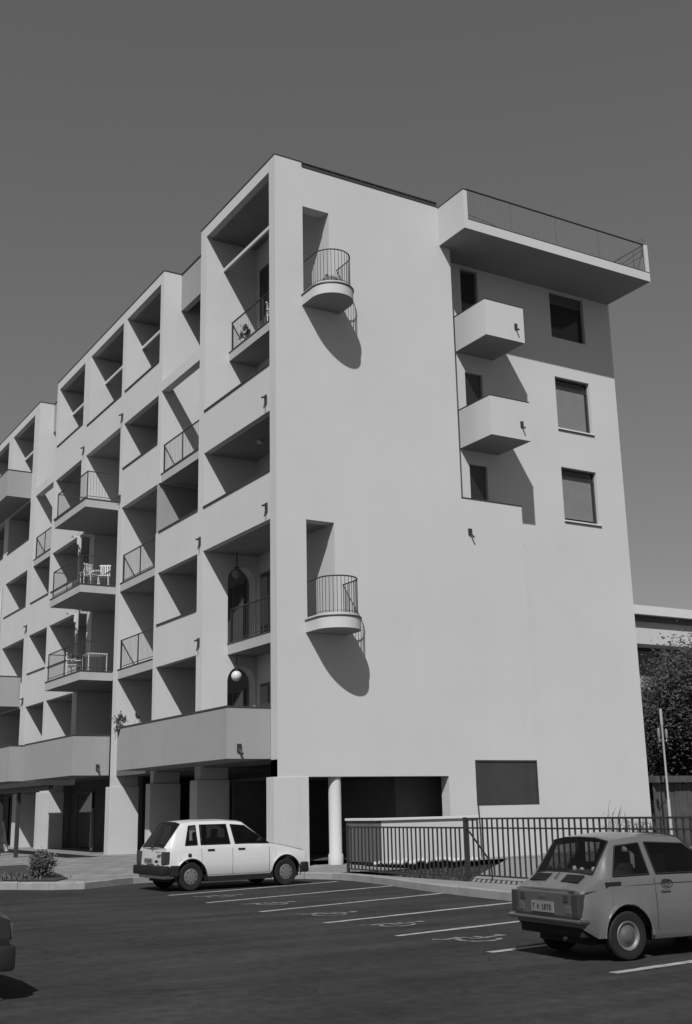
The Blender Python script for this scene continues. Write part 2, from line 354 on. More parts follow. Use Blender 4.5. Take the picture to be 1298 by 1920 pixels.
# recessed right wall
WIN = [(11.76,13.40,18.17,19.98),(11.76,13.40,14.66,16.63),(11.76,13.40,11.26,13.21)]
DOORS = [(7.70,8.44,17.02,19.95),(7.70,8.44,13.55,16.05),(7.70,8.44,10.2,12.75)]
us = sorted({6.70,7.70,8.44,9.17,11.76,13.40,14.72}); vs = sorted({0.10,10.2,12.75,13.55,16.05,17.02,20.06,11.26,13.21,14.66,16.63,18.17,19.98,19.95,11.25})
wall_grid(us, vs, lambda u, v: not any(h[0] < u < h[1] and h[2] < v < h[3] for h in WIN+DOORS) and not (u < 9.17 and v < 10.2), lambda u, v, t: (u, t, v), 0.80, 1.20).build('recessed_wall', 'stucco', B)
mb = MB(); mb.box(6.70,9.17,0.41,0.80,9.9,10.2); mb.build('balcony_floor', 'stucco', B)
MB().box(6.69,9.18,-0.02,0.42,11.25,11.28).build('coping', 'coping', B)
for x0, x1, z0, z1 in WIN:
    top = z0 > 18
    wd = MB().box(x0+0.02,x1-0.02,0.985,1.02,z0+0.02,z1-0.02).build('window', 'glass_dark', B)
    f = MB()
    for a, b_, c, d in ((x0,x0+0.05,z0,z1),(x1-0.05,x1,z0,z1),(x0+0.05,x1-0.05,z1-0.05,z1),(x0+0.05,x1-0.05,z0,z0+0.05)): f.box(a,b_,0.93,0.98,c,d)
    f.build('frame', 'shutter', wd)
    zt = z1-(0.42 if z0 > 14 else 0.40)
    if not top:
        MB().box(x0+0.055,x1-0.17,0.945,0.965,z0+(0.06 if z0 > 14 else 0.12),zt).build('blind', 'blind', wd)
        MB().box(x0+0.051,x1-0.051,0.935,0.975,zt,zt+0.05).build('blind_bar', 'iron', wd)
        MB().box(x1-0.165,x1-0.13,0.94,0.97,z0+0.051,zt).build('blind_guide', 'iron', wd)
        MB().box(x0-0.02,x1+0.05,0.75,0.925,z0-0.05,z0+0.001).build('sill', 'white_paint', wd, bevel=0.006)
        MB().box(x0-0.02,x1+0.05,0.752,0.80,z0-0.075,z0-0.051).build('drip_edge', 'coping', wd)
    else:
        MB().box(x0+0.051,x1-0.051,0.94,0.97,zt,z1-0.051).build('blind', 'shutter', wd)
for x0, x1, z0, z1 in DOORS:
    d = MB().box(x0,x1,0.92,0.97,z0,z1).build('door', 'shutter', B)
    MB().box(x0+0.08,x1-0.08,0.905,0.918,z0+0.9,z1-0.1).build('pane', 'glass_dark', d)
# square solid balconies on the right wall
for z0, z1 in ((16.70,17.97),(13.23,14.57)):
    x0, x1, y0, t = 7.33, 8.97, -0.93, 0.10
    b_ = MB(); b_.box(x0,x1,y0,0.80,z0,z0+0.30); b_.box(x0,x1,y0,y0+t,z0+0.30,z1); b_.box(x0,x0+t,y0+t,0.80,z0+0.30,z1); b_.box(x1-t,x1,y0+t,0.80,z0+0.30,z1)
    bal = b_.build('balcony', 'stucco', B)
    MB().box(x0+0.01,x1-0.01,y0+0.01,0.795,z0-0.006,z0-0.0005).build('soffit_shade', 'soffit_shade', bal)
    c = MB(); e = 0.012
    c.box(x0-e,x1+e,y0-e,y0+t+e,z1,z1+0.025); c.box(x0-e,x0+t+e,y0+t+e,0.80,z1,z1+0.025); c.box(x1-t-e,x1+e,y0+t+e,0.80,z1,z1+0.025)
    c.build('coping', 'coping', bal)
    xd = x1-0.42; MB().box(xd,xd+0.10,y0-0.05,y0,z0+0.42,z0+0.62).bar((xd+0.06,y0-0.02,z0+0.46),(xd+0.06,y0-0.16,z0+0.36),0.03,8).build('rain_spout', 'iron', bal)
# roof terrace overhang with wire mesh
ox0, ox1, oy = 6.26, 14.68, -1.45
o_ = MB(); o_.box(ox0,ox1,oy,3.0,20.06,20.40); o_.box(ox0,ox0+0.16,oy,0.0,20.40,21.46); o_.box(ox0,ox0+0.16,0.0,3.0,20.40,21.49); o_.box(ox1-0.16,ox1,oy,oy+0.14,20.40,21.52)
ov = o_.build('roof_terrace', 'stucco', B)
MB().box(ox0+0.01,ox1-0.01,oy+0.02,0.80,20.054,20.0595).build('soffit_shade', 'soffit_shade', ov)
MB().box(ox0-0.012,ox0+0.172,oy-0.012,0.0,21.46,21.49).box(ox0+0.16,ox1,oy-0.008,oy+0.03,20.401,20.425).build('coping', 'coping', ov)
MS = bpy.data.materials  # wire mesh screen
ms = MB(); x = ox0+0.17
while x < ox1-0.17: ms.bar((x,oy+0.05,20.42),(x,oy+0.05,21.5),0.004,3); x += 0.055
z = 20.45
while z < 21.5: ms.bar((ox0+0.165,oy+0.05,z),(ox1-0.165,oy+0.05,z),0.004,3); z += 0.055
ms.build('wire_mesh', 'blind', ov)
rr = MB(); rr.bar((ox0+0.165,oy+0.05,21.53),(ox1-0.02,oy+0.05,21.53),0.03,8); rr.bar((ox0+0.165,oy+0.05,20.62),(ox0+1.6,oy+0.05,20.44),0.008,5)
for x in (ox0+0.18,8.3,10.3,12.3,ox1-0.18): rr.bar((x,oy+0.06,20.40),(x,oy+0.06,21.55),0.014 if x in (ox0+0.18,ox1-0.18) else 0.006,6)
rr.bar((ox1-0.18,oy+0.06,21.5),(ox1-0.18,0.6,21.5),0.025,6); rr.bar((ox1-0.18,oy+0.06,21.35),(ox1-1.35,oy+0.10,20.44),0.02,6); rr.bar((ox1-0.18,oy+0.06,21.35),(ox1-0.5,oy+0.1,20.44),0.016,6)
for y in (-0.9,-0.2,0.6): rr.bar((ox1-0.18,y,20.4),(ox1-0.18,y,21.5),0.016,6)
rr.bar((ox1-0.18,oy+0.06,21.1),(ox1-0.18,0.6,21.1),0.012,6)
rr.tube([(ox1-0.30,oy+0.05,21.55),(ox1-0.26,oy+0.05,21.78),(ox1-0.12,oy+0.05,21.72)],0.008,5); rr.tube([(ox1-0.42,oy+0.05,21.63),(ox1-0.02,oy+0.05,21.70)],0.006,5)
rr.build('railing', 'iron', ov)
# low railing along the top of the end wall
rl = MB(); rl.box(0.97,6.25,-0.02,0.33,21.503,21.53); rl.box(0.97,6.25,0.0,0.03,21.66,21.69)
x = 1.0
while x < 6.2: rl.box(x,x+0.02,0.005,0.025,21.53,21.66); x += 0.17 if x > 4.8 else 0.55
rl.build('roof_rail', 'coping', B)
MB().box(0.97,6.24,0.028,0.034,21.53,21.66).build('rail_panel', 'metal_panel', B)
MB().box(-0.015,0.975,-0.015,0.415,TOP,TOP+0.03).build('coping', 'coping', B)

# loggia side: fins, parapets, plates
FINS = [(5.22,5.68,TOP),(9.17,9.47,TOP),(13.15,13.55,21.25),(17.90,18.50,21.25),(22.27,22.63,TOP),(25.55,26.40,TOP),(30.45,31.30,21.25),(35.0,35.4,21.25),(39.4,39.8,TOP)]
DX = 1.95
def arch_fin(y0, y1):
    mb = MB(); mb.box(0,0.90,y0,y1,2.98,21.25)
    zs = [(2.98,3.25,None),(3.25,6.55,6.20),(6.55,6.88,None),(6.88,9.90,9.50),(9.90,21.25,None)]
    for a, b_, top in zs:
        if top is None: mb.box(0.90,DX+0.2,y0,y1,a,b_); continue
        r = 0.5; zc = top-r; c = 1.40
        poly = [(0.90,b_),(0.90,zc)] + [(c+r*math.cos(t), zc+r*math.sin(t)) for t in [math.pi*(1-k/14) for k in range(1,14)]] + [(1.90,zc),(1.90,a),(DX+0.2,a),(DX+0.2,b_)]
        mb.prism(poly, 'y', y0, y1)
    return mb
for i, (y0, y1, zt) in enumerate(FINS):
    if i == 0: mb = arch_fin(y0, y1); mb.box(0,DX+0.2,y0,y1,21.25,zt-0.001) ; mb.build('fin_wall', 'stucco_side_lit', B, fix=True); continue
    mb = MB(); zlo = 2.98
    if i == 1:
        mb.box(0,DX+0.2,y0,y1,zlo,11.40); mb.box(0,DX+0.2,y0,y1,13.25,zt-0.001)
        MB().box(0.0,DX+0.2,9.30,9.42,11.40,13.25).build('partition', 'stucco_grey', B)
    elif i == 3:
        mb.box(0,DX+0.2,y0,y1,13.25,16.72); mb.box(0,DX+0.2,17.90,18.50,16.72,18.11); mb.box(0,DX+0.2,17.66,18.50,18.11,21.25); mb.box(0,0.09,18.36,18.47,6.88,13.25); mb.box(0.5,DX+0.2,17.9,18.5,6.88,13.25); mb.box(0,DX+0.2,y0,y1,zlo,6.88)
    else: mb.box(0,DX+0.2,y0,y1,zlo,zt-0.001)
    mb.build('fin_wall', 'stucco_side_lit', B)
# bays: y range, list of (z0,z1) parapets
def parapet(y0, y1, z0, z1, x0=0.0, t=0.22, mt='stucco_side_lit', cp=True):
    p = MB().box(x0,x0+t,y0,y1,z0,z1).build('parapet', mt, B)
    if cp: MB().box(x0-0.035,x0+t+0.01,y0+0.002,y1-0.002,z1,z1+0.05).build('coping', 'coping', p)
    return p
BAYS = {'A':(0.40,5.22),'B':(5.68,9.17),'C':(9.47,13.15),'D':(13.55,17.90),'E':(18.50,22.27),'F':(22.63,25.55),'G':(26.40,30.45),'H':(31.30,35.0),'I':(35.4,39.4)}
PAR = {'A':[(13.25,14.72),(9.90,11.36)],'B':[(9.90,11.38),(6.55,8.0)],'C':[(16.72,18.07),(13.25,14.82)],'D':[(16.72,18.07)],
       'E':[(16.72,18.35),(13.25,14.8),(9.90,11.4),(6.55,8.0)],'F':[(9.90,11.42),(6.55,8.05)],'G':[(13.25,14.8),(9.90,11.45)],'H':[(16.72,18.3),(13.25,14.8),(9.90,11.45),(6.55,8.0)],'I':[(16.72,18.3),(13.25,14.8),(9.90,11.45),(6.55,8.0)]}
for k, l_ in PAR.items():
    for z0, z1 in l_: parapet(*BAYS[k], z0, z1)
SLABX = {('A',0):0.90,('A',3):0.90,('B',2):0.04,('C',0):0.03,('C',1):0.03,('F',2):0.04,('B',3):1.70,('F',3):1.70}
def railing(y0, y1, x, z, parent, h=1.12, gap=0.125, r=0.006):
    mb = MB(); mb.box(x-0.025,x+0.025,y0+0.01,y1-0.01,z+h-0.03,z+h); mb.box(x-0.012,x+0.012,y0+0.01,y1-0.01,z+0.09,z+0.115)
    for y in (y0+0.03, (y0+y1)/2, y1-0.03): mb.box(x-0.018,x+0.018,y-0.018,y+0.018,z,z+h-0.03)
    y = y0+gap
    while y < y1-0.05: mb.bar((x,y,z+0.11),(x,y,z+h-0.03),r,4); y += gap
    return mb.build('railing', 'iron', parent)
for k, (y0, y1) in BAYS.items():
    for i, (z0, z1) in enumerate(S_L):
        x0 = SLABX.get((k, i), 0.221 if (z0, ) and any(abs(q[0]-z0) < 0.05 for q in PAR[k]) else 0.0)
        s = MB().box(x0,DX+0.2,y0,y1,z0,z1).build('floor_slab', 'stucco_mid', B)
        MB().box(max(x0,0.003)+0.004,DX-0.001,y0+0.003,y1-0.003,z0-0.006,z0-0.0005).build('soffit_shade', 'soffit_shade', s)
        if (k, i) in SLABX and SLABX[(k, i)] < 1.5:
            xs = SLABX[(k, i)]
            MB().box(xs-0.02,xs+0.03,y0+0.002,y1-0.002,z1,z1+0.035).build('coping', 'coping', s)
            railing(y0, y1, xs+0.10, z1+0.035, s, r=0.009 if (k, i) == ('A',0) else 0.0055)
# open beams across the tall voids
for k in 'BF':
    y0, y1 = BAYS[k]; MB().box(0,0.30,y0,y1,16.78,17.18).build('beam', 'stucco_side_lit', B)
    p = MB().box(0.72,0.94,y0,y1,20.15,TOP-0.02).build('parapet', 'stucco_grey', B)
    MB().box(0.69,0.97,y0,y1,TOP-0.02,TOP+0.02).build('coping', 'coping', p)
# top lintels and roof edges
for y0, y1, nm in ((0.40,5.22,'A'),(9.47,22.27,'C'),(26.40,39.4,'G')):
    MB().box(0,0.24,y0,y1,21.25,TOP).build('lintel', 'stucco_side_lit', B)
for y0, y1 in ((0.415,5.70),(9.15,22.65),(25.53,39.82)):
    MB().box(-0.02,0.26,y0,y1,TOP,TOP+0.03).build('coping', 'coping', B)
for y0, y1 in ((5.22,5.70),(9.15,9.49),(22.25,22.65),(25.53,26.42)):
    MB().box(0.26,0.72,y0,y1,TOP,TOP+0.03).build('coping', 'coping', B)
# back walls with dark doors added to deepen loggia shade, roof plate, core
for k, (y0, y1) in BAYS.items():
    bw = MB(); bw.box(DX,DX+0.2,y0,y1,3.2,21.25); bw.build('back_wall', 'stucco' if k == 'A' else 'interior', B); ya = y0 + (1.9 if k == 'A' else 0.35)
    for i, (z0, z1) in enumerate([(2.98,3.25)] + S_L):
        hh = 2.35 if i < 4 else 3.2
        nleaf = 4 if (y1-y0) > 4.2 else 3
        sd = MB().box(DX-0.05,DX-0.005,ya,y1-0.35,z1+0.02,z1+hh).build('darkening_door', 'shutter', B)
        ww = (y1-0.35-ya)/nleaf
        for q in range(nleaf):
            MB().box(DX-0.065,DX-0.051,ya+ww*q+0.06,ya+ww*(q+1)-0.06,z1+0.12,z1+hh-0.1).build('pane', 'glass_dark', sd)
MB().box(0.24,14.65,0.40,5.22,21.20,21.249).box(0.95,9.0,5.22,9.30,21.20,21.249).box(0.24,9.0,9.30,22.50,21.20,21.249).box(0.95,9.0,22.50,25.75,21.20,21.249).box(0.24,9.0,25.75,39.8,21.20,21.249).build('roof', 'concrete', B)
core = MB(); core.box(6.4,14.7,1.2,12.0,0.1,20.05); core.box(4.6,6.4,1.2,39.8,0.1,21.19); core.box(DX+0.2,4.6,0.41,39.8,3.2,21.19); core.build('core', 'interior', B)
# arcade: ceiling, back wall, piers
MB().box(0.10,4.6,0.41,39.8,2.98,3.20).build('arcade_ceiling', 'interior', B)
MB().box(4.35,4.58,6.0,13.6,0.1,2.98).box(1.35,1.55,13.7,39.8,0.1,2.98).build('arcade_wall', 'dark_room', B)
for y in (6.5,10.2,14.5,19.3,23.5,28.0,32.5):
    xw = 4.28 if y < 13 else 1.28
    d = MB().box(xw,xw+0.068,y,y+1.9,0.3,2.5).build('shop_window', 'glass_dark', B)
    MB().box(xw-0.02,xw+0.02,y-0.06,y,0.3,2.56).box(xw-0.02,xw+0.02,y+1.9,y+1.96,0.3,2.56).box(xw-0.02,xw+0.02,y,y+1.9,2.5,2.56).build('frame', 'iron', d)
for i, (y0, y1, zt) in enumerate(FINS):
    ym = (y0+y1)/2; zb = 0.0
    if i in (3, 6): continue
    MB().box(0.0,0.95,y0,y1,2.60,2.98).build('pier_head', 'stucco', B)
    MB().box(-0.14,0.97,y0-0.06,y1+0.04,zb,2.60).build('pier', 'plinth', B, bevel=0.012)
MB().box(-0.12,0.95,-0.03,0.46,0.0,2.53).build('pier', 'plinth', B, bevel=0.012)
MB().box(0.0,0.95,0.02,0.40,2.53,3.0).build('pier_head', 'stucco', B)
# ground floor under the end wall: round column, low walls, dark garage
cl = MB(); cl.lathe([(0.21,0.1),(0.21,0.42),(0.18,0.46),(0.18,2.53)], (1.93,0.24,0.0), 'z', 28); cl.build('column', 'stucco', B, smooth=40)
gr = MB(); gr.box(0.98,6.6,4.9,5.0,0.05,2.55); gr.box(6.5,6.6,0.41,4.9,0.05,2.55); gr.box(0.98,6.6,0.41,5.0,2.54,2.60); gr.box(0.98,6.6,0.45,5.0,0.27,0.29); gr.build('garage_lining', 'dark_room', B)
MB().box(6.745,9.155,0.02,0.08,1.665,2.995).build('shutter_panel', 'metal_panel', B)
MB().box(6.745,6.785,-0.012,0.02,1.665,2.995).box(9.115,9.155,-0.012,0.02,1.665,2.995).box(6.785,9.115,-0.012,0.02,2.955,2.995).box(6.785,9.115,-0.012,0.02,1.665,1.70).build('shutter_frame', 'metal_panel', B)
MB().tube([(6.77,-0.02,1.66),(6.80,-0.03,0.9),(6.80,-0.03,0.2)],0.022,8).build('downpipe', 'iron', B)
for x in (2.6,4.2,5.9): pass
MB().box(2.351,5.55,-1.5,-1.3,0.24,1.32).build('low_wall', 'stucco', B); MB().box(2.15,2.35,-1.5,-0.0,0.24,1.32).build('low_wall', 'dark_concrete', B)
MB().box(2.10,5.60,-1.56,-1.24,1.32,1.385).box(2.10,2.40,-1.24,0.0,1.32,1.385).build('low_wall_coping', 'white_paint', B, bevel=0.008)
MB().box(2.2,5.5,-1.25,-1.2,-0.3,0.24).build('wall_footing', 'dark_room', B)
for k in range(26):
    x = 2.15+k*0.135; s = random.uniform(0.06,0.105)
    MB().sphere((x,-1.50+random.uniform(-0.03,0.04),0.22+random.uniform(-0.03,0.03)), s, 7, 5, (1.0,0.8,0.8)).build('stone', 'stone', B, smooth=50)
# grey polygon balconies (bands) and the railed balconies on the loggia side
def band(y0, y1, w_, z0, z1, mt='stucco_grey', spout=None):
    t = 0.12; mb = MB(); mb.box(-w_,0.0,y0,y1,z0,z0+0.22); mb.box(-w_,0.0,y0,y0+t,z0+0.22,z1); mb.box(-w_,-w_+t,y0+t,y1-t,z0+0.22,z1); mb.box(-w_,0,y1-t,y1,z0+0.22,z1)
    o = mb.build('balcony', mt, B); e = 0.02
    MB().box(-w_+0.01,-0.003,y0+0.01,y1-0.01,z0-0.006,z0-0.0005).build('soffit_shade', 'soffit_shade', o)
    MB().box(-w_-e,0.0,y0-e,y0+t,z1,z1+0.04).box(-w_-e,-w_+t,y0+t,y1-t,z1,z1+0.04).box(-w_-e,0,y1-t,y1+e,z1,z1+0.04).build('coping', 'coping', o)
    if spout: MB().box(spout-0.06,spout+0.06,y0-0.05,y0,z0+0.18,z0+0.40).bar((spout,y0-0.02,z0+0.24),(spout+0.03,y0-0.16,z0+0.12),0.04,8).build('rain_spout', 'iron', o)
    return o
band(0.41,9.10,1.35,3.03,4.42,spout=-0.98)
band(13.70,20.1,1.42,3.03,4.48,spout=-0.45)
band(23.2,33.0,1.25,3.10,4.62)
band(26.42,34.0,1.2,16.88,18.20)
band(26.60,34.0,1.0,6.65,8.05)
def railed(y0, y1, w_, z0, z1):
    mb = MB(); mb.box(-w_,0.0,y0,y1,z0,z1); o = mb.build('balcony', 'stucco_mid', B); e = 0.02
    MB().box(-w_+0.01,-0.003,y0+0.01,y1-0.01,z0-0.006,z0-0.0005).build('soffit_shade', 'soffit_shade', o)
    MB().box(-w_-e,0,y0-e,y0+0.05,z1,z1+0.04).box(-w_-e,-w_+0.05,y0+0.05,y1+e,z1,z1+0.04).build('coping', 'coping', o)
    r = MB(); h = 1.13; x0 = -w_+0.08; ya = y0+0.08; yb = y1-0.10; z = z1+0.04
    r.box(x0-0.022,0,ya-0.022,ya+0.022,z+h-0.03,z+h); r.box(x0-0.022,x0+0.022,ya,yb,z+h-0.03,z+h); r.box(x0,0,yb-0.02,yb+0.02,z+h-0.03,z+h)
    r.box(x0,0,ya-0.01,ya+0.01,z+0.1,z+0.12); r.box(x0-0.01,x0+0.01,ya,yb,z+0.1,z+0.12)
    q = x0
    while q < 0: r.bar((q,ya,z),(q,ya,z+h),0.006,4); q += 0.12
    q = ya
    while q < yb: r.bar((x0,q,z),(x0,q,z+h),0.006,4); q += 0.12
    for p in ((x0,ya),(x0,yb),(x0,(ya+yb)/2)): r.box(p[0]-0.018,p[0]+0.018,p[1]-0.018,p[1]+0.018,z1,z+h-0.03)
    r.build('railing', 'iron', o)
    return o
railed(13.56,17.6,1.33,13.25,13.56); railed(13.60,17.5,1.40,9.88,10.18); railed(13.70,18.2,1.25,6.55,6.87)
# round balconies on the end wall
def round_balcony(z0, z1):
    xc, r, st = 1.60, 0.68, 0.64
    def outline(rr, e=0.0): return [(xc-rr,0.0)] + [(xc-rr*math.cos(t), -st-rr*math.sin(t)) for t in [math.pi*k/24 for k in range(25)]] + [(xc+rr,0.0)]
    o = MB().prism(outline(r), 'z', z0, z1).build('round_balcony', 'stucco', B, smooth=35)
    MB().prism([(p[0],min(p[1],-0.004)) for p in outline(r-0.01)], 'z', z0-0.006, z0-0.0005).build('soffit_shade', 'soffit_shade', o)
    MB().prism(outline(r+0.025), 'z', z1, z1+0.035).build('coping', 'coping', o, smooth=35)
    MB().prism(outline(r-0.03), 'z', z1+0.035, z1+0.10).build('upstand', 'stucco', o, smooth=35)
    ri = r-0.09; h = 1.06; zt = z1+0.10+h; mb = MB()
    pts = [(xc-ri,0.0)] + [(xc-ri*math.cos(t), -st-ri*math.sin(t)) for t in [math.pi*k/28 for k in range(29)]] + [(xc+ri,0.0)]
    mb.tube([(p[0],p[1],zt) for p in pts], 0.020, 6)
    mb.tube([(p[0],p[1],z1+0.17) for p in pts], 0.008, 4)
    acc = along(pts, 0.115)
    for p in acc: mb.bar((p.x,p.y,z1+0.10),(p.x,p.y,zt),0.0095,5)
    mb.build('railing', 'iron', o)
    return o
rb1 = round_balcony(16.70,17.02); rb2 = round_balcony(6.55,6.88)
# awning bars inside the top loggias, brackets on the posts
for k in 'ACDEGH':
    y0, y1 = BAYS[k]; MB().box(0.66,0.74,y0,y1,20.05,20.17).build('awning_bar', 'stucco', B)
for z in (13.25,9.90):
    MB().box(-0.40,0.0,18.38,18.45,z-0.09,z-0.03).box(-0.08,-0.001,18.38,18.45,z-0.40,z-0.09).build('bracket', 'white_paint', B)
for k, i in (('A',2),('B',2),('C',3),('D',2),('E',3),('G',3),('C',1),('B',1)):
    y0, y1 = BAYS[k]; z = S_L[i][0] if i < 4 else 21.2
    MB().lathe([(0.0,-0.13),(0.09,-0.12),(0.11,-0.05),(0.08,-0.006),(0.0,-0.006)],(1.0,y0+(y1-y0)*0.55,z),'z',14).build('ceiling_lamp', 'globe', B, smooth=50)
# small rain spouts on the facade
def spout(y, z):
    MB().box(-0.05,-0.0,y-0.05,y+0.05,z-0.16,z+0.12).bar((-0.02,y,z+0.08),(-0.16,y,z+0.02),0.03,8).bar((-0.05,y,z-0.1),(-0.09,y-0.02,z-0.3),0.022,6).build('rain_spout', 'iron', B)
for y, z in ((0.62,13.68),(0.60,10.30),(5.45,10.30),(5.45,6.95),(13.35,17.10),(13.35,13.70),(18.2,17.1),(26.0,10.35),(26.0,6.9)): spout(y, z)
MB().box(6.9,7.03,-0.05,0.0,10.05,10.25).bar((6.98,-0.02,10.1),(7.02,-0.15,9.95),0.03,8).build('rain_spout', 'iron', B)
MB().tube([(-0.06,31.0,2.9),(-0.06,31.0,13.2)],0.06,8).build('downpipe', 'stucco', B)
# globe lamps in the arches
for i, (z, g) in enumerate(((5.85,'globe'),(9.22,'globe_dim'))):  # upper globe takes a darker colour, painting in the shade of its arch
    t = empty('globe_lamp', (1.12,5.0,z), label=('sunlit white globe lamp hanging in the arch just above the long grey balcony','dim globe lamp hanging in the shaded arch of the picket-railed loggia')[i], cat='lamp')
    MB().sphere((0,0,0), 0.17, 20, 12).build('globe', g, t, smooth=60)
    MB().bar((0,0,0.18),(0,0,0.695 if i == 0 else 0.675),0.018,8).lathe([(0.0,0.17),(0.07,0.17),(0.07,0.21),(0.0,0.21)],(0,0,0),'z',14).build('stem', 'iron', t)

# ------------------------------------------------------------------ cars
NJ = 10
def car(name, root, keys, wheels, hw, paint, glassdef, tall):
    """keys: list of dict(x, w, zbot, belt, and for cabin keys xt, roof; for others crown). Grid point rows from sill to roof centre."""
    def row(k):
        x, W, zb, bl = k['x'], k['w']*hw, k['zbot'], k['belt']; xm = k.get('xm', x); xb = k.get('xb', x)
        P = [(k.get('x0', x), W*0.93, zb), (k.get('x0', x), W*0.985, zb+0.09), (xm, W, 0.52*tall), (xm+(xb-xm)*0.6, W*0.985, bl-0.09), (xb, W*0.955, bl)]
        if 'roof' in k:
            xt, rf = k['xt'], k['roof']
            for f, y, z in ((0.04,0.94,bl+0.03),(0.84,0.80,rf-0.11),(1.0,0.735,rf-0.04),(1.0,0.42,rf-0.008),(1.0,0.0,rf)):
                P.append((xb+(xt-xb)*f, W*y, z))
        else:
            c = k['crown']
            for y, z in ((0.93,0.15),(0.86,0.45),(0.78,0.7),(0.42,0.95),(0.0,1.0)): P.append((xb+k.get('bow',0.0)*(1-y), W*y, bl+c*z))
        return [Vector(p) for p in P]
    rows = []; meta = []
    for a, b_ in zip(keys, keys[1:]):
        ra, rb_ = row(a), row(b_); n = max(1, int(round((b_['x']-a['x'])/0.05)))
        if a['x'] == b_['x']: n = 1
        for k in range(n):
            rows.append([p.lerp(q, k/n) for p, q in zip(ra, rb_)]); meta.append(a['n'])
    rows.append(row(keys[-1])); meta.append(keys[-1]['n'])
    for r in rows:                                   # wheel arches cut into the lower edge
        for xc, zc, R_ in wheels:
            x = r[0].x
            if abs(x-xc) < R_:
                za = zc + math.sqrt(R_*R_-(x-xc)**2)
                for j in range(4):
                    if r[j].z < za+0.025*j: r[j].z = za+0.025*j; 
                for j in range(2): r[j].y = r[2].y*1.0 + 0.012
    body = MB(); glasses = {}
    n = len(rows); full = []
    for r in rows: full.append(r + [Vector((p.x,-p.y,p.z)) for p in reversed(r[:-1])])
    m_ = len(full[0])
    for r in full: body.v += [tuple(p) for p in r]
    for i in range(n-1):
        for j in range(m_-1):
            jj = j if j < NJ-1 else m_-2-j
            side = 'r' if j >= NJ-1 else 'l'
            f = (i*m_+j, (i+1)*m_+j, (i+1)*m_+j+1, i*m_+j+1)
            g = glassdef(meta[i], jj)
            if g:
                key = g if g.startswith('c_') else g+side
                gm = glasses.setdefault(key, MB()); gm.add([body.v[q] for q in f], [(0,1,2,3)])
            else: body.f.append(f)
    body.f.append(tuple(range(m_-1,-1,-1))); body.f.append(tuple((n-1)*m_+q for q in range(m_)))
    bo = body.build('body', paint, root, smooth=25)
    for key, gm in glasses.items():
        nm = 'rear_window' if key == 'c_rear' else ('windscreen' if key == 'c_front' else 'side_window')
        cc = Vector((1.4, 0, 0.9)); nf = []
        for f in gm.f:
            a, b_, c = (Vector(gm.v[q]) for q in f[:3]); nrm = (b_-a).cross(c-a)
            nf.append(f if nrm.dot((a+c)/2-cc) > 0 else tuple(reversed(f)))
        gm.f = nf
        go = gm.build(nm, 'car_glass', root, smooth=60, fix=False)
        bm = bmesh.new(); bm.from_mesh(go.data); bmesh.ops.remove_doubles(bm, verts=bm.verts, dist=1e-4)
        seal = MB()
        for e in bm.edges:
            if e.is_boundary: seal.bar(e.verts[0].co, e.verts[1].co, 0.011, 5)
        bm.free(); seal.build('seal', 'black_plastic', go)
    return bo, rows
def wheel(root, x, y, r, wd, side, hub='steel'):
    t = MB(); h = wd/2
    t.lathe([(r*0.56,-h*0.8),(r*0.72,-h),(r*0.93,-h*0.96),(r,-h*0.7),(r,h*0.7),(r*0.93,h*0.96),(r*0.72,h),(r*0.56,h*0.8),(r*0.56,-h*0.8)], (x,y,r), 'y', 30)
    ty = t.build('wheel', 'rubber', root, smooth=40)
    s = side
    rim = MB(); rim.lathe([(r*0.60,s*h*0.86),(r*0.58,s*h*0.98),(r*0.52,s*h*0.9),(r*0.46,s*h*0.55),(r*0.30,s*h*0.72),(r*0.26,s*h*0.92),(r*0.12,s*h*1.0),(0.0,s*h*1.0)] if hub == 'steel' else [(r*0.57,s*h*0.82),(r*0.55,s*h*0.98),(r*0.48,s*h*1.02),(r*0.25,s*h*1.10),(0.0,s*h*1.12)], (x,y,r), 'y', 30)
    ro = rim.build('rim', 'hub', ty, smooth=35)
    if hub == 'steel': MB().lathe([(r*0.45,s*h*0.62),(r*0.30,s*h*0.80),(r*0.25,s*h*0.97),(r*0.12,s*h*1.05),(0.0,s*h*1.05)], (x,y,r), 'y', 30).build('rim_dish', 'lamp_grey', ty, smooth=35)
    sl_ = MB()
    for k in range(0 if hub == 'steel' else 8):
        a = 2*math.pi*k/8; c = (x+r*0.42*math.cos(a), y+s*h*(0.72 if hub == 'steel' else 1.06), r+r*0.42*math.sin(a)); sl_.sphere(c, r*0.055, 8, 5, (1,0.35,1))
    if hub != 'steel': sl_.build('rim_hole', 'black_plastic', ty, kind='stuff')
    return ty
def plate_text(txt, root, loc, size, rotz, mt='ink'):
    # characters from strokes on a 3x5 grid
    G_ = {'0':'111101101101111','1':'010110010010111','2':'111001111100111','3':'111001111001111','4':'101101111001001','5':'111100111001111','6':'111100111101111','7':'111001010010010','8':'111101111101111','9':'111101111001111','T':'111010010010010','O':'111101101101111','A':'010101111101101','H':'101101111101101','C':'111100100100111','M':'101111111101101','N':'110101101101101','I':'111010010010111','S':'111100111001111','F':'111100111100100','E':'111100111100111'}
    mb = MB(); u = size/5; px_ = 0.0
    for ch in txt:
        if ch in G_:
            for k, b_ in enumerate(G_[ch]):
                if b_ == '1': cx, cz = px_+(k % 3)*u, (4-k//3)*u; mb.add([(-0.002,-cx,cz),(-0.002,-cx-u,cz),(-0.002,-cx-u,cz+u),(-0.002,-cx,cz+u)], [(0,1,2,3)])
        px_ += 4*u
    o = mb.build('lettering', mt, root, fix=False); o.location = loc; o.rotation_euler = (0,0,rotz)
    return o

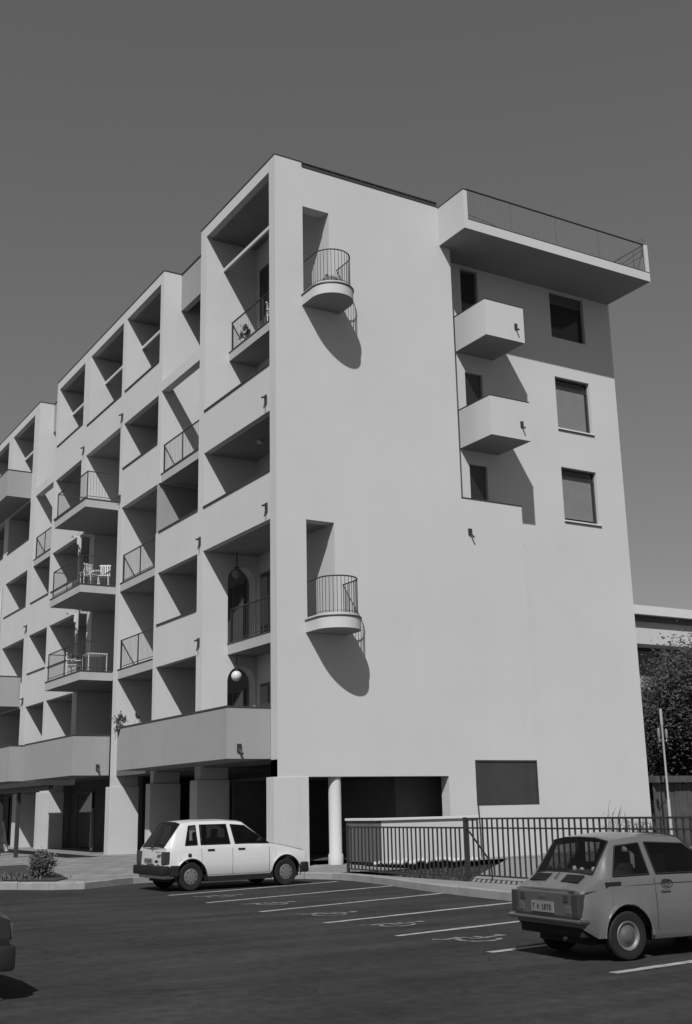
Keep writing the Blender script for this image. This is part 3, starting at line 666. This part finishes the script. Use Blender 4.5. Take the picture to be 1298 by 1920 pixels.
# --- white five-door hatchback (nose toward +x, tail at x = 0)
def hatchback(nm, label, paint, loc, rz, cat='car', trim='black_plastic', detail=True):
    root = empty(nm, loc, rz, label=label, cat=cat); root.scale = (1, 1, 1.04)
    W = 0.775
    K = [dict(n='tail',x=0.06,xm=0.02,xb=0.10,w=0.95,zbot=0.26,belt=0.86,crown=0.03,bow=-0.04),
         dict(n='hatch',x=0.22,xb=0.24,w=0.985,zbot=0.26,belt=0.87,xt=0.46,roof=1.385),
         dict(n='qpanel',x=0.40,xb=0.42,w=1.0,zbot=0.26,belt=0.875,xt=0.56,roof=1.405),
         dict(n='quarter',x=0.52,xb=0.52,w=1.0,zbot=0.26,belt=0.88,xt=0.66,roof=1.415),
         dict(n='cpillar',x=0.80,xb=0.82,w=1.0,zbot=0.26,belt=0.885,xt=0.80,roof=1.425),
         dict(n='rdoor',x=0.90,xb=0.90,w=1.0,zbot=0.26,belt=0.885,xt=0.90,roof=1.43),
         dict(n='bpillar',x=1.58,xb=1.62,w=1.0,zbot=0.26,belt=0.885,xt=1.54,roof=1.43),
         dict(n='fdoor',x=1.68,xb=1.74,w=1.0,zbot=0.26,belt=0.885,xt=1.64,roof=1.425),
         dict(n='apillar',x=2.10,xb=2.10,w=1.0,zbot=0.26,belt=0.885,xt=1.98,roof=1.395),
         dict(n='cowl',x=2.62,w=0.99,zbot=0.26,belt=0.885,crown=0.05),
         dict(n='hood',x=2.72,w=0.985,zbot=0.26,belt=0.86,crown=0.05),
         dict(n='hood',x=3.40,w=0.965,zbot=0.26,belt=0.735,crown=0.045),
         dict(n='hood',x=3.56,w=0.95,zbot=0.26,belt=0.69,crown=0.035,bow=0.03)]
    def gd(meta, j):
        if meta == 'tail' and j in (7,8): return 'c_rear'
        if meta == 'apillar' and j in (7,8): return 'c_front'
        if meta == 'quarter' and j == 5: return 'q'
        if meta == 'rdoor' and j == 5: return 'r'
        if meta in ('fdoor','apillar') and j == 5: return 'f'
    WH = [(0.66,0.275,0.365),(3.02,0.275,0.36)]
    body, rows = car(nm, root, K, WH, W, paint, gd, 1.0)
    for x in (0.66,3.02):
        for s in (-1,1): wheel(root, x, s*0.675, 0.285, 0.17, s, 'cap')
        for s in (-1,1):
            a = MB(); a.tube([(x+0.366*math.cos(t), s*(W+0.006), 0.275+0.366*math.sin(t)) for t in [math.pi*k/18 for k in range(-1,20)]], 0.012, 5); a.build('arch_trim', paint if not detail else 'black_plastic', root)
    MB().box(0.25,3.45,-0.56,0.56,0.18,0.34).box(1.02,2.66,-0.765,0.765,0.17,0.275).build('underbody', 'black_plastic', root)
    # bumpers
    for xa, xb_, z0, z1, wv in ((-0.06,0.16,0.33,0.52,0.79),(3.40,3.62,0.26,0.48,0.78)):
        mb = MB(); mb.box(xa,xb_,-wv,wv,z0,z1); mb.build('bumper', trim, root, bevel=0.045, smooth=40)
    for s in (-1,1):
        MB().box(0.16,0.36,s*0.776-0.02,s*0.776+0.02,0.31,0.52).build('bumper_side', trim, root, bevel=0.012)
        lp = MB().box(0.012,0.11,0.605,0.748,0.54,0.80) if s > 0 else MB().box(0.012,0.16,-0.752,-0.615,0.54,0.80)
        lp.build('tail_lamp', 'lamp_red', root, bevel=0.012)
        MB().box(3.50,3.60,s*0.56-0.14,s*0.56+0.14,0.52,0.66).build('headlight', 'lamp_pale' if detail else 'lamp_grey', root, bevel=0.02)
        for x in (1.05,1.80): MB().box(x,x+0.17,s*W*0.985-0.012,s*W*0.985+0.012,0.785,0.825).build('door_handle', 'black_plastic', root, bevel=0.006)
        for x in (0.92,1.66,2.58): MB().tube([(x-0.02*(x < 1),s*(W*0.985+0.001),0.84),(x,s*(W+0.001),0.55),(x,s*(W*0.985+0.003),0.30)],0.0035,4).build('door_seam', 'iron', root)
        MB().tube([(0.92,s*(W*0.986+0.002),0.305),(2.58,s*(W*0.986+0.002),0.305)],0.0035,4).build('door_seam', 'iron', root)
    for q in (-1,): MB().lathe([(0,0),(0.045,0),(0.045,0.012),(0,0.014)],(0.62,-W-0.010,0.71),'y',16).build('fuel_cap', 'iron', root)
    MB().box(-0.03,-0.004,-0.20,0.20,0.555,0.665).build('number_plate', 'plate', root, bevel=0.004)
    plate_text('TO 54N28', root, (-0.031,0.17,0.585), 0.055, 0)
    MB().box(-0.012,0.02,-0.45,-0.33,0.575,0.63).build('hatch_lock', 'black_plastic', root, bevel=0.01)
    MB().box(0.005,0.05,-0.5,-0.3,0.785,0.80).build('badge', 'chrome', root)
    MB().bar((0.07,0.0,0.885),(0.22,-0.28,1.06),0.009,5).bar((0.05,0.0,0.86),(0.09,0.0,0.92),0.02,6).build('rear_wiper', 'iron', root)
    # interior
    for x, zt in ((0.95,1.12),(1.75,1.16)):
        for y in (-0.36,0.36):
            st = MB(); st.box(x,x+0.5,y-0.24,y+0.24,0.35,0.62); st.box(x-0.08,x+0.08,y-0.23,y+0.23,0.55,zt-0.12); st.box(x-0.05,x+0.04,y-0.12,y+0.12,zt-0.12,zt+0.06); st.build('seat', 'seat', root, bevel=0.04)
    MB().box(2.25,2.6,-0.66,0.66,0.6,0.86).build('dashboard', 'seat', root, bevel=0.03)
    MB().box(0.25,0.6,-0.62,0.62,0.80,0.84).build('parcel_shelf', 'seat', root)
    # bonnet shut line
    MB().tube([(2.70,-W*0.90,0.895),(3.05,-W*0.885,0.835),(3.50,-W*0.86,0.735)],0.006,4).tube([(2.70,-W*0.90,0.895),(2.68,0,0.93),(2.70,W*0.90,0.895)],0.005,4).build('bonnet_seam', 'iron', root)
    return root
hatchback('hatchback_car', 'white five-door hatchback parked nose-in beside the entrance pavement', 'car_white', (-5.12,-3.72,0.0), 0.03)
hatchback('hatchback_car', 'nose of a dark car cut off by the left edge', 'car_dark', (-15.25,-16.35,0.0), 0.0, detail=False)

# --- small grey rear-engined two-door
def citycar():
    root = empty('city_car', (-5.97,-17.95,0.0), -0.07, label='small grey two-door car with rear engine vents, parked at the right edge', cat='car')
    W = 0.665
    K = [dict(n='tail',x=0.03,xm=0.01,xb=0.06,w=0.915,zbot=0.37,belt=0.735,crown=0.02,bow=-0.02),
         dict(n='lid',x=0.10,w=0.965,zbot=0.33,belt=0.75,crown=0.03,bow=-0.02),
         dict(n='shelf',x=0.30,w=0.985,zbot=0.22,belt=0.845,crown=0.075,bow=-0.02),
         dict(n='cpost',x=0.40,xb=0.41,w=1.0,zbot=0.21,belt=0.85,xt=0.56,roof=1.285),
         dict(n='quarter',x=0.48,xb=0.48,w=1.0,zbot=0.20,belt=0.85,xt=0.64,roof=1.305),
         dict(n='bpillar',x=0.98,xb=1.00,w=1.0,zbot=0.20,belt=0.855,xt=0.94,roof=1.33),
         dict(n='fdoor',x=1.08,xb=1.10,w=1.0,zbot=0.20,belt=0.855,xt=1.02,roof=1.335),
         dict(n='apillar',x=1.66,xb=1.66,w=1.0,zbot=0.20,belt=0.85,xt=1.58,roof=1.305),
         dict(n='cowl',x=2.10,w=0.99,zbot=0.20,belt=0.84,crown=0.04),
         dict(n='hood',x=2.22,w=0.985,zbot=0.20,belt=0.81,crown=0.04),
         dict(n='hood',x=2.85,w=0.96,zbot=0.22,belt=0.68,crown=0.05),
         dict(n='hood',x=2.98,w=0.94,zbot=0.26,belt=0.63,crown=0.03,bow=0.03)]
    def gd(meta, j):
        if meta == 'shelf' and j in (7,8): return 'c_rear'
        if meta == 'apillar' and j in (7,8): return 'c_front'
        if meta == 'quarter' and j == 5: return 'q'
        if meta in ('fdoor','apillar') and j == 5: return 'f'
    car('city_car', root, K, [(0.63,0.255,0.33),(2.46,0.255,0.32)], W, 'car_grey', gd, 0.96)
    for x in (0.63,2.46):
        for s in (-1,1): wheel(root, x, s*0.575, 0.258, 0.145, s, 'steel')
    for s in (-1,1):
        MB().tube([(0.63+0.335*math.cos(t), s*(W+0.008), 0.255+0.335*math.sin(t)) for t in [math.pi*k/20 for k in range(0,21)]], 0.014, 6).build('arch_lip', 'car_grey', root, smooth=60)
        MB().tube([(0.08,s*(W*0.945),0.725),(0.6,s*(W*0.975),0.772),(1.3,s*(W*0.982),0.785),(2.2,s*(W*0.975),0.77),(2.9,s*(W*0.92),0.64)],0.005,4).build('swage_line', 'iron', root)
        MB().box(0.36,0.58,s*W*0.967-0.008,s*W*0.967+0.012,0.745,0.825).build('air_intake', 'black_plastic', root, bevel=0.006)
        for x in (1.05,2.05): MB().tube([(x,s*(W*0.966+0.002),0.84),(x,s*(W*0.99+0.003),0.68),(x,s*(W+0.002),0.5),(x,s*(W*0.985+0.003),0.30)],0.004,4).build('door_seam', 'iron', root)
        if s < 0:
            tl = MB().box(-0.012,0.13,-W*0.93,-W*0.93+0.12,0.475,0.715); 
        else: tl = MB().box(-0.012,0.13,W*0.93-0.12,W*0.93,0.475,0.715)
        lo = tl.build('tail_lamp', 'lamp_red', root, bevel=0.015)
        MB().box(-0.010,0.03,s*0.43-0.05,s*0.43+0.05,0.50,0.585).build('reversing_lamp', 'lamp_grey', root, bevel=0.01)
        MB().box(-0.010,0.03,s*0.40-0.045,s*0.40+0.045,0.62,0.70).build('overrider', 'lamp_red', root, bevel=0.01)
        # engine vents on the sloping lid: grille bars in a dark frame
        v = MB(); d = Vector((0.21,0,0.145)).normalized(); nn = Vector((-d.z,0,d.x))
        def P(a, yv, h): q = Vector((0.13,yv,0.802)) + d*a + nn*h; return (q.x,q.y,q.z)
        y0, y1 = (s*0.29-0.15, s*0.29+0.15)
        v.add([P(0.02,y0,0.015),P(0.02,y1,0.015),P(0.145,y1,0.015),P(0.145,y0,0.015),P(0.02,y0,0.0),P(0.02,y1,0.0),P(0.145,y1,0.0),P(0.145,y0,0.0)], [(0,1,2,3),(0,4,5,1),(1,5,6,2),(2,6,7,3),(3,7,4,0)])
        vo = v.build('engine_vent', 'black_plastic', root)
        g = MB()
        for k in range(5): g.bar(P(0.035+k*0.024,y0+0.015,0.018),P(0.035+k*0.024,y1-0.015,0.018),0.004,4)
        g.build('grille_bar', 'iron', vo)
    MB().box(-0.002,0.05,-0.50,0.50,0.475,0.715).build('tail_panel', 'lamp_tail', root, bevel=0.01)
    bp = MB(); bp.box(-0.055,0.02,-0.645,0.645,0.415,0.460); bp.build('bumper', 'chrome', root, bevel=0.02, smooth=40)
    for s in (-1,1): MB().box(0.02,0.12,s*0.632-0.014,s*0.632+0.014,0.418,0.457).build('bumper_end', 'chrome', root, bevel=0.012)
    MB().box(0.06,0.30,-0.56,0.56,0.26,0.405).build('rear_valance', 'black_plastic', root, bevel=0.02)
    MB().box(0.25,2.85,-0.46,0.46,0.17,0.33).build('underbody', 'black_plastic', root)
    MB().bar((0.02,-0.30,0.24),(0.3,-0.30,0.26),0.022,8).build('exhaust', 'iron', root)
    pl_ = MB().box(-0.022,-0.006,-0.19,0.22,0.50,0.615).build('number_plate', 'plate', root, bevel=0.004)
    plate_text('T A 1875', root, (-0.024,0.19,0.53), 0.055, 0)
    MB().box(-0.006,0.02,-0.05,0.09,0.645,0.685).build('plate_lamp', 'chrome', root, bevel=0.008)
    MB().box(0.02,0.05,-0.50,-0.40,0.735,0.75).build('badge', 'chrome', root)
    lh = MB(); dd = Vector((0.21,0,0.145)).normalized(); a = Vector((0.17,0.0,0.846)); lh.bar(a, a+dd*0.10+Vector((0,0.015,0.0)), 0.012, 6); lh.build('lid_handle', 'iron', root)
    # things on the rear shelf
    for k, y in enumerate((0.42,0.27,0.12,-0.02,-0.18,-0.36)): MB().sphere((0.42+0.02*(k % 2),y,0.945), 0.028, 10, 6, (1,1,1.2 if k % 2 else 0.8)).build('shelf_trinket', 'white_paint', root, smooth=60)
    MB().box(0.34,0.8,-0.55,0.55,0.88,0.918).build('parcel_shelf', 'seat', root)
    for x, zt in ((0.85,1.0),(1.32,1.10)):
        for y in (-0.30,0.30):
            st = MB(); st.box(x,x+0.42,y-0.21,y+0.21,0.32,0.56); st.box(x-0.08,x+0.06,y-0.20,y+0.20,0.5,zt); st.build('seat', 'seat', root, bevel=0.04)
    MB().box(1.95,2.2,-0.58,0.58,0.6,0.84).build('dashboard', 'seat', root, bevel=0.03)
    st = MB(); st.tube([(1.86+0.03*math.cos(t), 0.3+0.17*math.sin(t), 0.84+0.16*math.cos(t)) for t in [2*math.pi*k/18 for k in range(19)]],0.011,5); st.build('steering_wheel', 'black_plastic', root)
    dh = MB(); dh.box(1.12,1.26,-W*0.985-0.016,-W*0.985+0.01,0.69,0.715); dh.build('door_handle', 'chrome', root, bevel=0.006)
    # round sticker drawn on the door
    stk = MB()
    for r_, cx in ((0.06,0.0),(0.036,0.0),(0.055,0.045)): stk.tube([(1.20+cx+r_*math.cos(t), -W*0.972-0.006, 0.775+r_*0.8*math.sin(t)) for t in [2*math.pi*k/14 for k in range(15)]],0.007,4)
    stk.build('sticker', 'ink', root)
    MB().box(2.02,2.1,-W-0.13,-W-0.0,0.87,0.95).build('door_mirror', 'black_plastic', root, bevel=0.02)
    return root
citycar()

# ------------------------------------------------------------------ railing fence along the kerb
fn = empty('picket_railing', (0,0,0), label='long dark iron picket railing along the kerb before the end wall', cat='fence')
pk1 = MB().box(-0.014,0.014,-0.014,0.014,0.0,1.0).build('picket', 'iron', fn)
first = True
def pick(x, y, z0, z1, lean=0.0):
    global first
    o = pk1 if first else inst(pk1, 'picket', fn)
    first = False
    o.location = (x, y, z0); o.scale = (1, 1, z1-z0); o.rotation_euler = (random.uniform(-.006,.006), random.uniform(-.006,.006), random.uniform(-.2,.2))
y = -3.75
while y > -8.3: pick(0.04, y, 0.25, 1.21); y -= 0.165
y = -8.5
while y > -21.9: pick(0.04, y, 0.27, 1.40); y -= 0.165
MB().box(0.02,0.06,-8.34,-3.6,1.20,1.235).build('rail', 'iron', fn); MB().box(0.02,0.06,-8.34,-3.6,0.23,0.26).build('rail', 'iron', fn)
MB().box(0.02,0.06,-22,-8.46,1.385,1.42).build('rail', 'iron', fn); MB().box(0.018,0.062,-22,-8.46,1.20,1.23).build('rail', 'iron', fn); MB().box(0.02,0.06,-22,-8.46,0.27,0.30).build('rail', 'iron', fn)
for y, h in ((-3.6,1.27),(-8.4,1.43),(-17.4,1.42),(-21.95,1.42)): MB().box(0.01,0.07,y-0.028,y+0.028,0.14,h).build('post', 'iron', fn)
MB().bar((0.06,-8.5,1.15),(0.6,-8.5,0.5),0.018,6).bar((0.6,-8.5,0.5),(0.62,-8.5,0.14),0.018,6).build('brace', 'iron', fn)

# ------------------------------------------------------------------ plants
def leafball(c, rad, n, size, seed, mt, name, parent=None, gap=0.0, **kw):
    rnd = random.Random(seed); mb = MB()
    cl = [(Vector((rnd.gauss(0,1), rnd.gauss(0,1), rnd.gauss(0,1))).normalized()*rnd.uniform(0.45,1.0)) for _ in range(max(6, n//60))]
    for _ in range(n):
        q = rnd.choice(cl); p = Vector((q.x*rad[0], q.y*rad[1], q.z*rad[2])) + Vector((rnd.gauss(0,rad[0]*0.16), rnd.gauss(0,rad[1]*0.16), rnd.gauss(0,rad[2]*0.14)))
        a = Vector((rnd.gauss(0,1), rnd.gauss(0,1), rnd.gauss(0,1))).normalized(); b_ = a.orthogonal().normalized(); s = size*rnd.uniform(0.6,1.4)
        p += Vector(c); mb.add([p-a*s, p+b_*s*0.5, p+a*s, p-b_*s*0.5], [(0,1,2,3)])
    return mb.build(name, mt, parent, fix=False, **kw)
bush = empty('bush', (-6.28,0.39,0.15), label='small round dark bush in the planted kerb corner', cat='bush')
leafball((0,0,0.34), (0.33,0.33,0.32), 3200, 0.03, 3, 'leaf', 'foliage', bush)
st = MB()
for k in range(7):
    a = k*0.9; st.bar((0,0,0),(0.16*math.cos(a),0.16*math.sin(a),0.45),0.012,5,0.005)
st.build('stem', 'bark', bush)
bed = fill('planting_bed', [(-5.0,6.5),(-5.3,3.5),(-5.5,1.5),(-5.85,-0.35),(-6.4,-1.05),(-7.2,-0.2),(-8.3,1.1),(-10.5,3.4),(-9.0,5.5)], 'soil', lambda x, y: pz(x,y)+0.02, kind='structure')
rnd = random.Random(5); mb = MB()
for _ in range(1300):
    t = rnd.random(); x = -6.5-2.6*t+rnd.gauss(0,0.45); y = 0.5+2.6*t+rnd.gauss(0,0.55)
    if (x+6.28)**2+(y-0.39)**2 < 0.1 or y < -0.25*(-6-x)-0.5: continue
    hgt = rnd.uniform(0.03,0.11); a = rnd.uniform(0,6.28); q = Vector((math.cos(a),math.sin(a),0))*0.03; p = Vector((x,y,pz(x,y)+0.015)); tip = p+Vector((rnd.gauss(0,.05),rnd.gauss(0,.05),hgt))
    mb.add([p-q,p+q,tip], [(0,1,2)])
mb.build('ground_cover', 'leaf', fix=False, label='low scruffy ground cover in the planted kerb corner', cat='plants', kind='stuff')
rnd = random.Random(9); mb = MB()
for _ in range(1300):
    u, v = rnd.random(), rnd.random()
    x = 0.15+u*6.4; y = -8.2+v*7.0
    if y < -8.1+x*1.07 or (x < 2.1 and y > -3.4) or y > -1.7: continue
    hgt = rnd.uniform(0.04,0.16); a = rnd.uniform(0,6.28); q = Vector((math.cos(a),math.sin(a),0))*0.03; p = Vector((x,y,-0.02)); tip = p+Vector((rnd.gauss(0,.05),rnd.gauss(0,.05),hgt))
    mb.add([p-q,p+q,tip], [(0,1,2)])
mb.build('ground_cover', 'leaf_far', fix=False, label='dark low weeds in the bed behind the railing', cat='plants', kind='stuff')
def drytwigs(x, y, z, h, seed, label, leafy):
    rnd = random.Random(seed); o = empty('garden_plant', (x,y,z), label=label, cat='plant'); s = MB()
    for k in range(5):
        p = Vector((rnd.uniform(-.06,.06), rnd.uniform(-.06,.06), 0)); d = Vector((rnd.gauss(0,.25), rnd.gauss(0,.2), 1)).normalized()
        for q in range(4):
            n_ = p+d*h/4*rnd.uniform(0.8,1.2); s.bar(p,n_,0.012-0.002*q,5,0.010-0.002*q); p = n_; d = (d+Vector((rnd.gauss(0,.25),rnd.gauss(0,.25),0.1))).normalized()
    s.build('stem', 'bark', o)
    if leafy: leafball((0,0,h*0.55), (0.16,0.16,h*0.45), leafy, 0.035, seed, 'leaf', 'foliage', o)
for i, (x, h, lf, lb) in enumerate(((12.30,1.45,20,'tall hooked dry stem before the wall, first from the left above the railing'),(12.75,1.35,30,'forked dry twig plant second from the left above the railing'),(13.2,1.05,260,'narrow leafy plant third from the left against the white wall'),(13.6,1.08,260,'narrow leafy plant fourth from the left against the white wall'),(13.95,1.05,160,'thin sparse plant fifth from the left against the white wall'),(14.4,1.02,160,'last small sparse plant by the right corner of the white wall'),(11.0,0.55,300,'low bushy plant at the foot of the wall behind the small grey car'))):
    drytwigs(x, 0.40+0.1*(i % 2), 0.14, h, 40+i, lb, lf)
tp = empty('hanging_plant', (-1.25,9.0,4.40), label='straggly plant spilling over the far end of the long grey balcony', cat='plant')
leafball((-0.10,0.0,0.18), (0.28,0.28,0.42), 420, 0.05, 8, 'leaf', 'foliage', tp)
s = MB()
for k in range(8):
    a = k*0.8; s.tube([(0.05,0,0),(-0.08+0.1*math.cos(a),0.1*math.sin(a),0.25),(-0.15+0.3*math.cos(a),0.3*math.sin(a),0.45)],0.008,4)
s.tube([(0,0,0.05),(-0.18,0.02,0.0),(-0.2,0.03,-0.35)],0.008,4); s.build('stem', 'bark', tp)
tp2 = empty('potted_plant', (-1.2,7.6,4.46), label='small potted plant standing on the long grey balcony ledge', cat='plant')
MB().lathe([(0,0),(0.07,0),(0.09,0.14),(0.0,0.14)],(0,0,0),'z',12).build('pot', 'stone', tp2, smooth=40); leafball((0,0,0.27),(0.1,0.1,0.14),160,0.035,11,'leaf','foliage',tp2)

# ------------------------------------------------------------------ balcony furniture
def chair(loc, rz, label):
    o = empty('garden_chair', loc, rz, label=label, cat='chair', group='white garden chairs on balconies')
    MB().box(-0.22,0.22,-0.22,0.22,0.40,0.44).build('seat', 'white_paint', o, bevel=0.012)
    bk = MB()
    for k in range(5): bk.box(-0.19+k*0.085,-0.14+k*0.085,0.20,0.225,0.44,0.86)
    bk.box(-0.22,0.22,0.195,0.23,0.86,0.92); bk.build('backrest', 'white_paint', o)
    for x in (-0.2,0.2):
        for y in (-0.2,0.2): MB().bar((x,y,0.0),(x*0.95,y*0.95,0.40),0.02,6).build('leg', 'white_paint', o)
        MB().box(x-0.025,x+0.025,-0.2,0.22,0.62,0.65).build('armrest', 'white_paint', o)
def table(loc, rz, label):
    o = empty('garden_table', loc, rz, label=label, cat='table')
    MB().box(-0.4,0.4,-0.4,0.4,0.68,0.72).build('table_top', 'white_paint', o, bevel=0.01)
    for x in (-0.36,0.36):
        for y in (-0.36,0.36): MB().bar((x,y,0),(x,y,0.68),0.022,6).build('leg', 'white_paint', o)
chair((-0.85,13.98,10.2), 0.4, 'white garden chair nearest the railing corner on the second railed balcony')
chair((-0.35,13.95,10.2), -0.5, 'white garden chair nearest the wall on the second railed balcony')
table((-0.55,14.7,10.2), 0.1, 'white garden table between chairs on the second railed balcony')
table((-0.5,14.3,6.89), 0.0, 'white garden table on the lowest railed balcony')
chair((-0.9,15.6,6.89), 0.8, 'white garden chair on the lowest railed balcony')
chair((1.25,1.75,6.9), -0.9, 'white garden chair behind pickets in the corner loggia')
chair((1.35,2.6,17.03), 0.6, 'white garden chair in the topmost corner loggia')
fb = empty('flower_pot', (1.18,4.5,17.03), label='leafy potted plants behind the railing of the topmost corner loggia', cat='plant')
MB().lathe([(0,0),(0.14,0),(0.19,0.28),(0.0,0.28)],(0,0,0),'z',14).build('pot', 'stone', fb, smooth=40); leafball((0,0,0.5),(0.25,0.4,0.28),500,0.05,12,'leaf','foliage',fb)
pb = empty('flower_tub', (1.45,-0.85,17.12), label='round flower tub on the upper round balcony', cat='pot')
MB().lathe([(0,0),(0.20,0),(0.24,0.20),(0.22,0.22),(0.0,0.2)],(0,0,0),'z',20).build('tub', 'concrete', pb, smooth=40); leafball((0,0,0.27),(0.2,0.2,0.08),220,0.04,14,'leaf','foliage',pb)

# ------------------------------------------------------------------ canopy on the plaza
cn = empty('steel_canopy', (0,0,0), label='dark flat steel canopy on posts before the arcade, far left', cat='canopy')
MB().box(-3.6,-2.5,9.9,32.0,2.60,2.76).build('canopy_roof', 'iron', cn)
MB().box(-3.35,-3.2,10.0,32.0,2.44,2.60).build('beam', 'iron', cn)
for y in (13.8,16.2,20.0,25.0): MB().box(-3.34,-3.21,y,y+0.12,0.15,2.44).build('post', 'iron', cn)
af = empty('notice_frame', (-2.6,19.2,0.28), 0.5, label='small white A-shaped frame standing under the dark canopy', cat='stand')
MB().prism([(-0.35,0.0),(-0.27,0.0),(0.03,1.1),(-0.03,1.15)], 'y', -0.3, 0.3).build('front_board', 'white_paint', af)
MB().prism([(0.35,0.0),(0.27,0.0),(-0.02,1.05),(0.03,1.15)], 'y', -0.3, 0.3).build('rear_board', 'white_paint', af)
MB().box(-0.3,0.3,-0.29,-0.25,0.3,0.33).build('stay', 'iron', af)
bo = empty('bollard', (0.3,16.2,0.27), label='slim grey post standing in the arcade between two white piers', cat='post')
MB().lathe([(0.0,0),(0.07,0),(0.07,1.55),(0.05,1.6),(0,1.6)],(0,0,0),'z',14).build('shaft', 'interior', bo, smooth=40); MB().lathe([(0,0),(0.12,0),(0.12,0.04),(0,0.05)],(0,0,0),'z',14).build('base_plate', 'iron', bo, smooth=40)

# ------------------------------------------------------------------ right background
gb = empty('distant_building', (0,0,0), label='pale flat-roofed building with deep eaves far behind the end wall', cat='building')
MB().box(24,75,16.5,30,11.65,12.15).build('roof_slab', 'white_paint', gb); MB().box(24,75,16.9,29.6,11.35,11.65).build('eaves', 'interior', gb)
MB().box(24,75,17.0,29.5,10.1,11.35).build('wall', 'stucco', gb); MB().box(24,75,18.2,29.5,8.3,10.1).build('window_band', 'glass_dark', gb)
MB().box(24,75,17.0,29.5,7.1,8.3).build('wall', 'stucco_grey', gb); MB().box(24,75,18.2,29.4,0,7.1).build('wall', 'interior', gb)
MB().box(24,75,16.8,18.2,6.5,7.1).build('balcony_slab', 'white_paint', gb)
for x in range(25, 75, 3): MB().box(x,x+0.2,17.9,18.19,8.3,10.1).build('mullion', 'white_paint', gb)
def tree(loc, h, cr, seed, label, n=9000):
    rnd = random.Random(seed); o = empty('garden_tree', loc, label=label, cat='tree', group='trees beyond the end wall'); t = MB()
    p = Vector((0,0,0)); pts = [p]
    for k in range(5): p = p+Vector((rnd.gauss(0,.12),rnd.gauss(0,.12),h*0.13)); pts.append(p)
    for k, (a, b_) in enumerate(zip(pts, pts[1:])): t.bar(a, b_, 0.24-0.03*k, 8, 0.21-0.03*k)
    for k in range(9):
        a = rnd.uniform(0,6.28); q = pts[2+k % 4]; e = q+Vector((math.cos(a)*cr*0.6, math.sin(a)*cr*0.6, rnd.uniform(0.15,0.35)*h)); t.bar(q, e, 0.08, 6, 0.025)
    t.build('trunk', 'bark', o); leafball((0,0,h*0.62), (cr,cr,h*0.42), n, 0.075, seed, 'leaf_far', 'crown', o)
def far(px_, d): return (CAM.x+px_[0]*d, CAM.y+px_[1]*d)
x, y = far((0.748,0.664), 46); tree((x,y,0), 7.4, 2.7, 21, 'tall dark leafy tree at the right edge hiding the pale building', 42000)
x, y = far((0.727,0.687), 52); tree((x,y,0), 6.6, 2.0, 22, 'lower dark tree just right of the end wall corner', 34000)
x, y = far((0.716,0.698), 60); tree((x,y,0), 6.6, 2.6, 23, 'dark tree farthest back, half hidden by the end wall', 30000)
x, y = far((0.765,0.644), 55); tree((x,y,0), 8.4, 3.0, 24, 'dark tree cut off by the right edge', 30000)
lx, ly = far((0.7205,0.6935), 40)
lp = empty('street_lamp', (lx,ly,0.1), label='slender pale lamp post with two arms before the dark trees', cat='lamp post')
MB().lathe([(0.055,0),(0.05,1.6),(0.036,1.65),(0.03,4.0),(0.05,4.05),(0.045,4.55),(0.0,4.58)],(0,0,0),'z',14).build('pole', 'pole_paint', lp, smooth=40)
for k in range(2):
    a = k*math.pi+0.4; c, s = math.cos(a), math.sin(a)
    MB().tube([(0,0,3.55),(0.3*c,0.3*s,3.5),(0.34*c,0.34*s,3.62)],0.012,6).build('arm', 'pole_paint', lp); MB().lathe([(0,3.62),(0.04,3.62),(0.05,3.85),(0.02,3.92),(0,3.92)],(0.34*c,0.34*s,0),'z',12).build('lantern', 'globe_dim', lp, smooth=40)
fx, fy = far((0.7159,0.6982), 42)
gf = empty('garden_fence', (fx,fy,0), 0.0, label='tall dark wooden garden fence right of the end wall', cat='fence')
bd = None
for k in range(60):
    if bd is None: bd = MB().box(-0.09,0.09,-0.012,0.012,0,2.25).build('board', 'fence_wood', gf); bd.location = (-0.2,0,0.05); continue
    inst(bd, 'board', gf, (-0.2+k*0.2, random.uniform(-.02,.02), 0.05), (0,0,0), (1,1,random.uniform(0.97,1.02)))
MB().box(-0.36,12,-0.25,0.4,2.3,2.52).build('cap_beam', 'fence_wood', gf)
for k in range(4): 
    x0 = 2.0+k*1.5; MB().box(x0,x0+0.05,-0.06,-0.02,0.3,2.2).box(x0,x0+1.2,-0.06,-0.02,2.15,2.2).box(x0,x0+1.2,-0.06,-0.02,1.3,1.34).box(x0+0.6,x0+0.63,-0.06,-0.02,1.3,2.2).build('trellis', 'blind', gf)
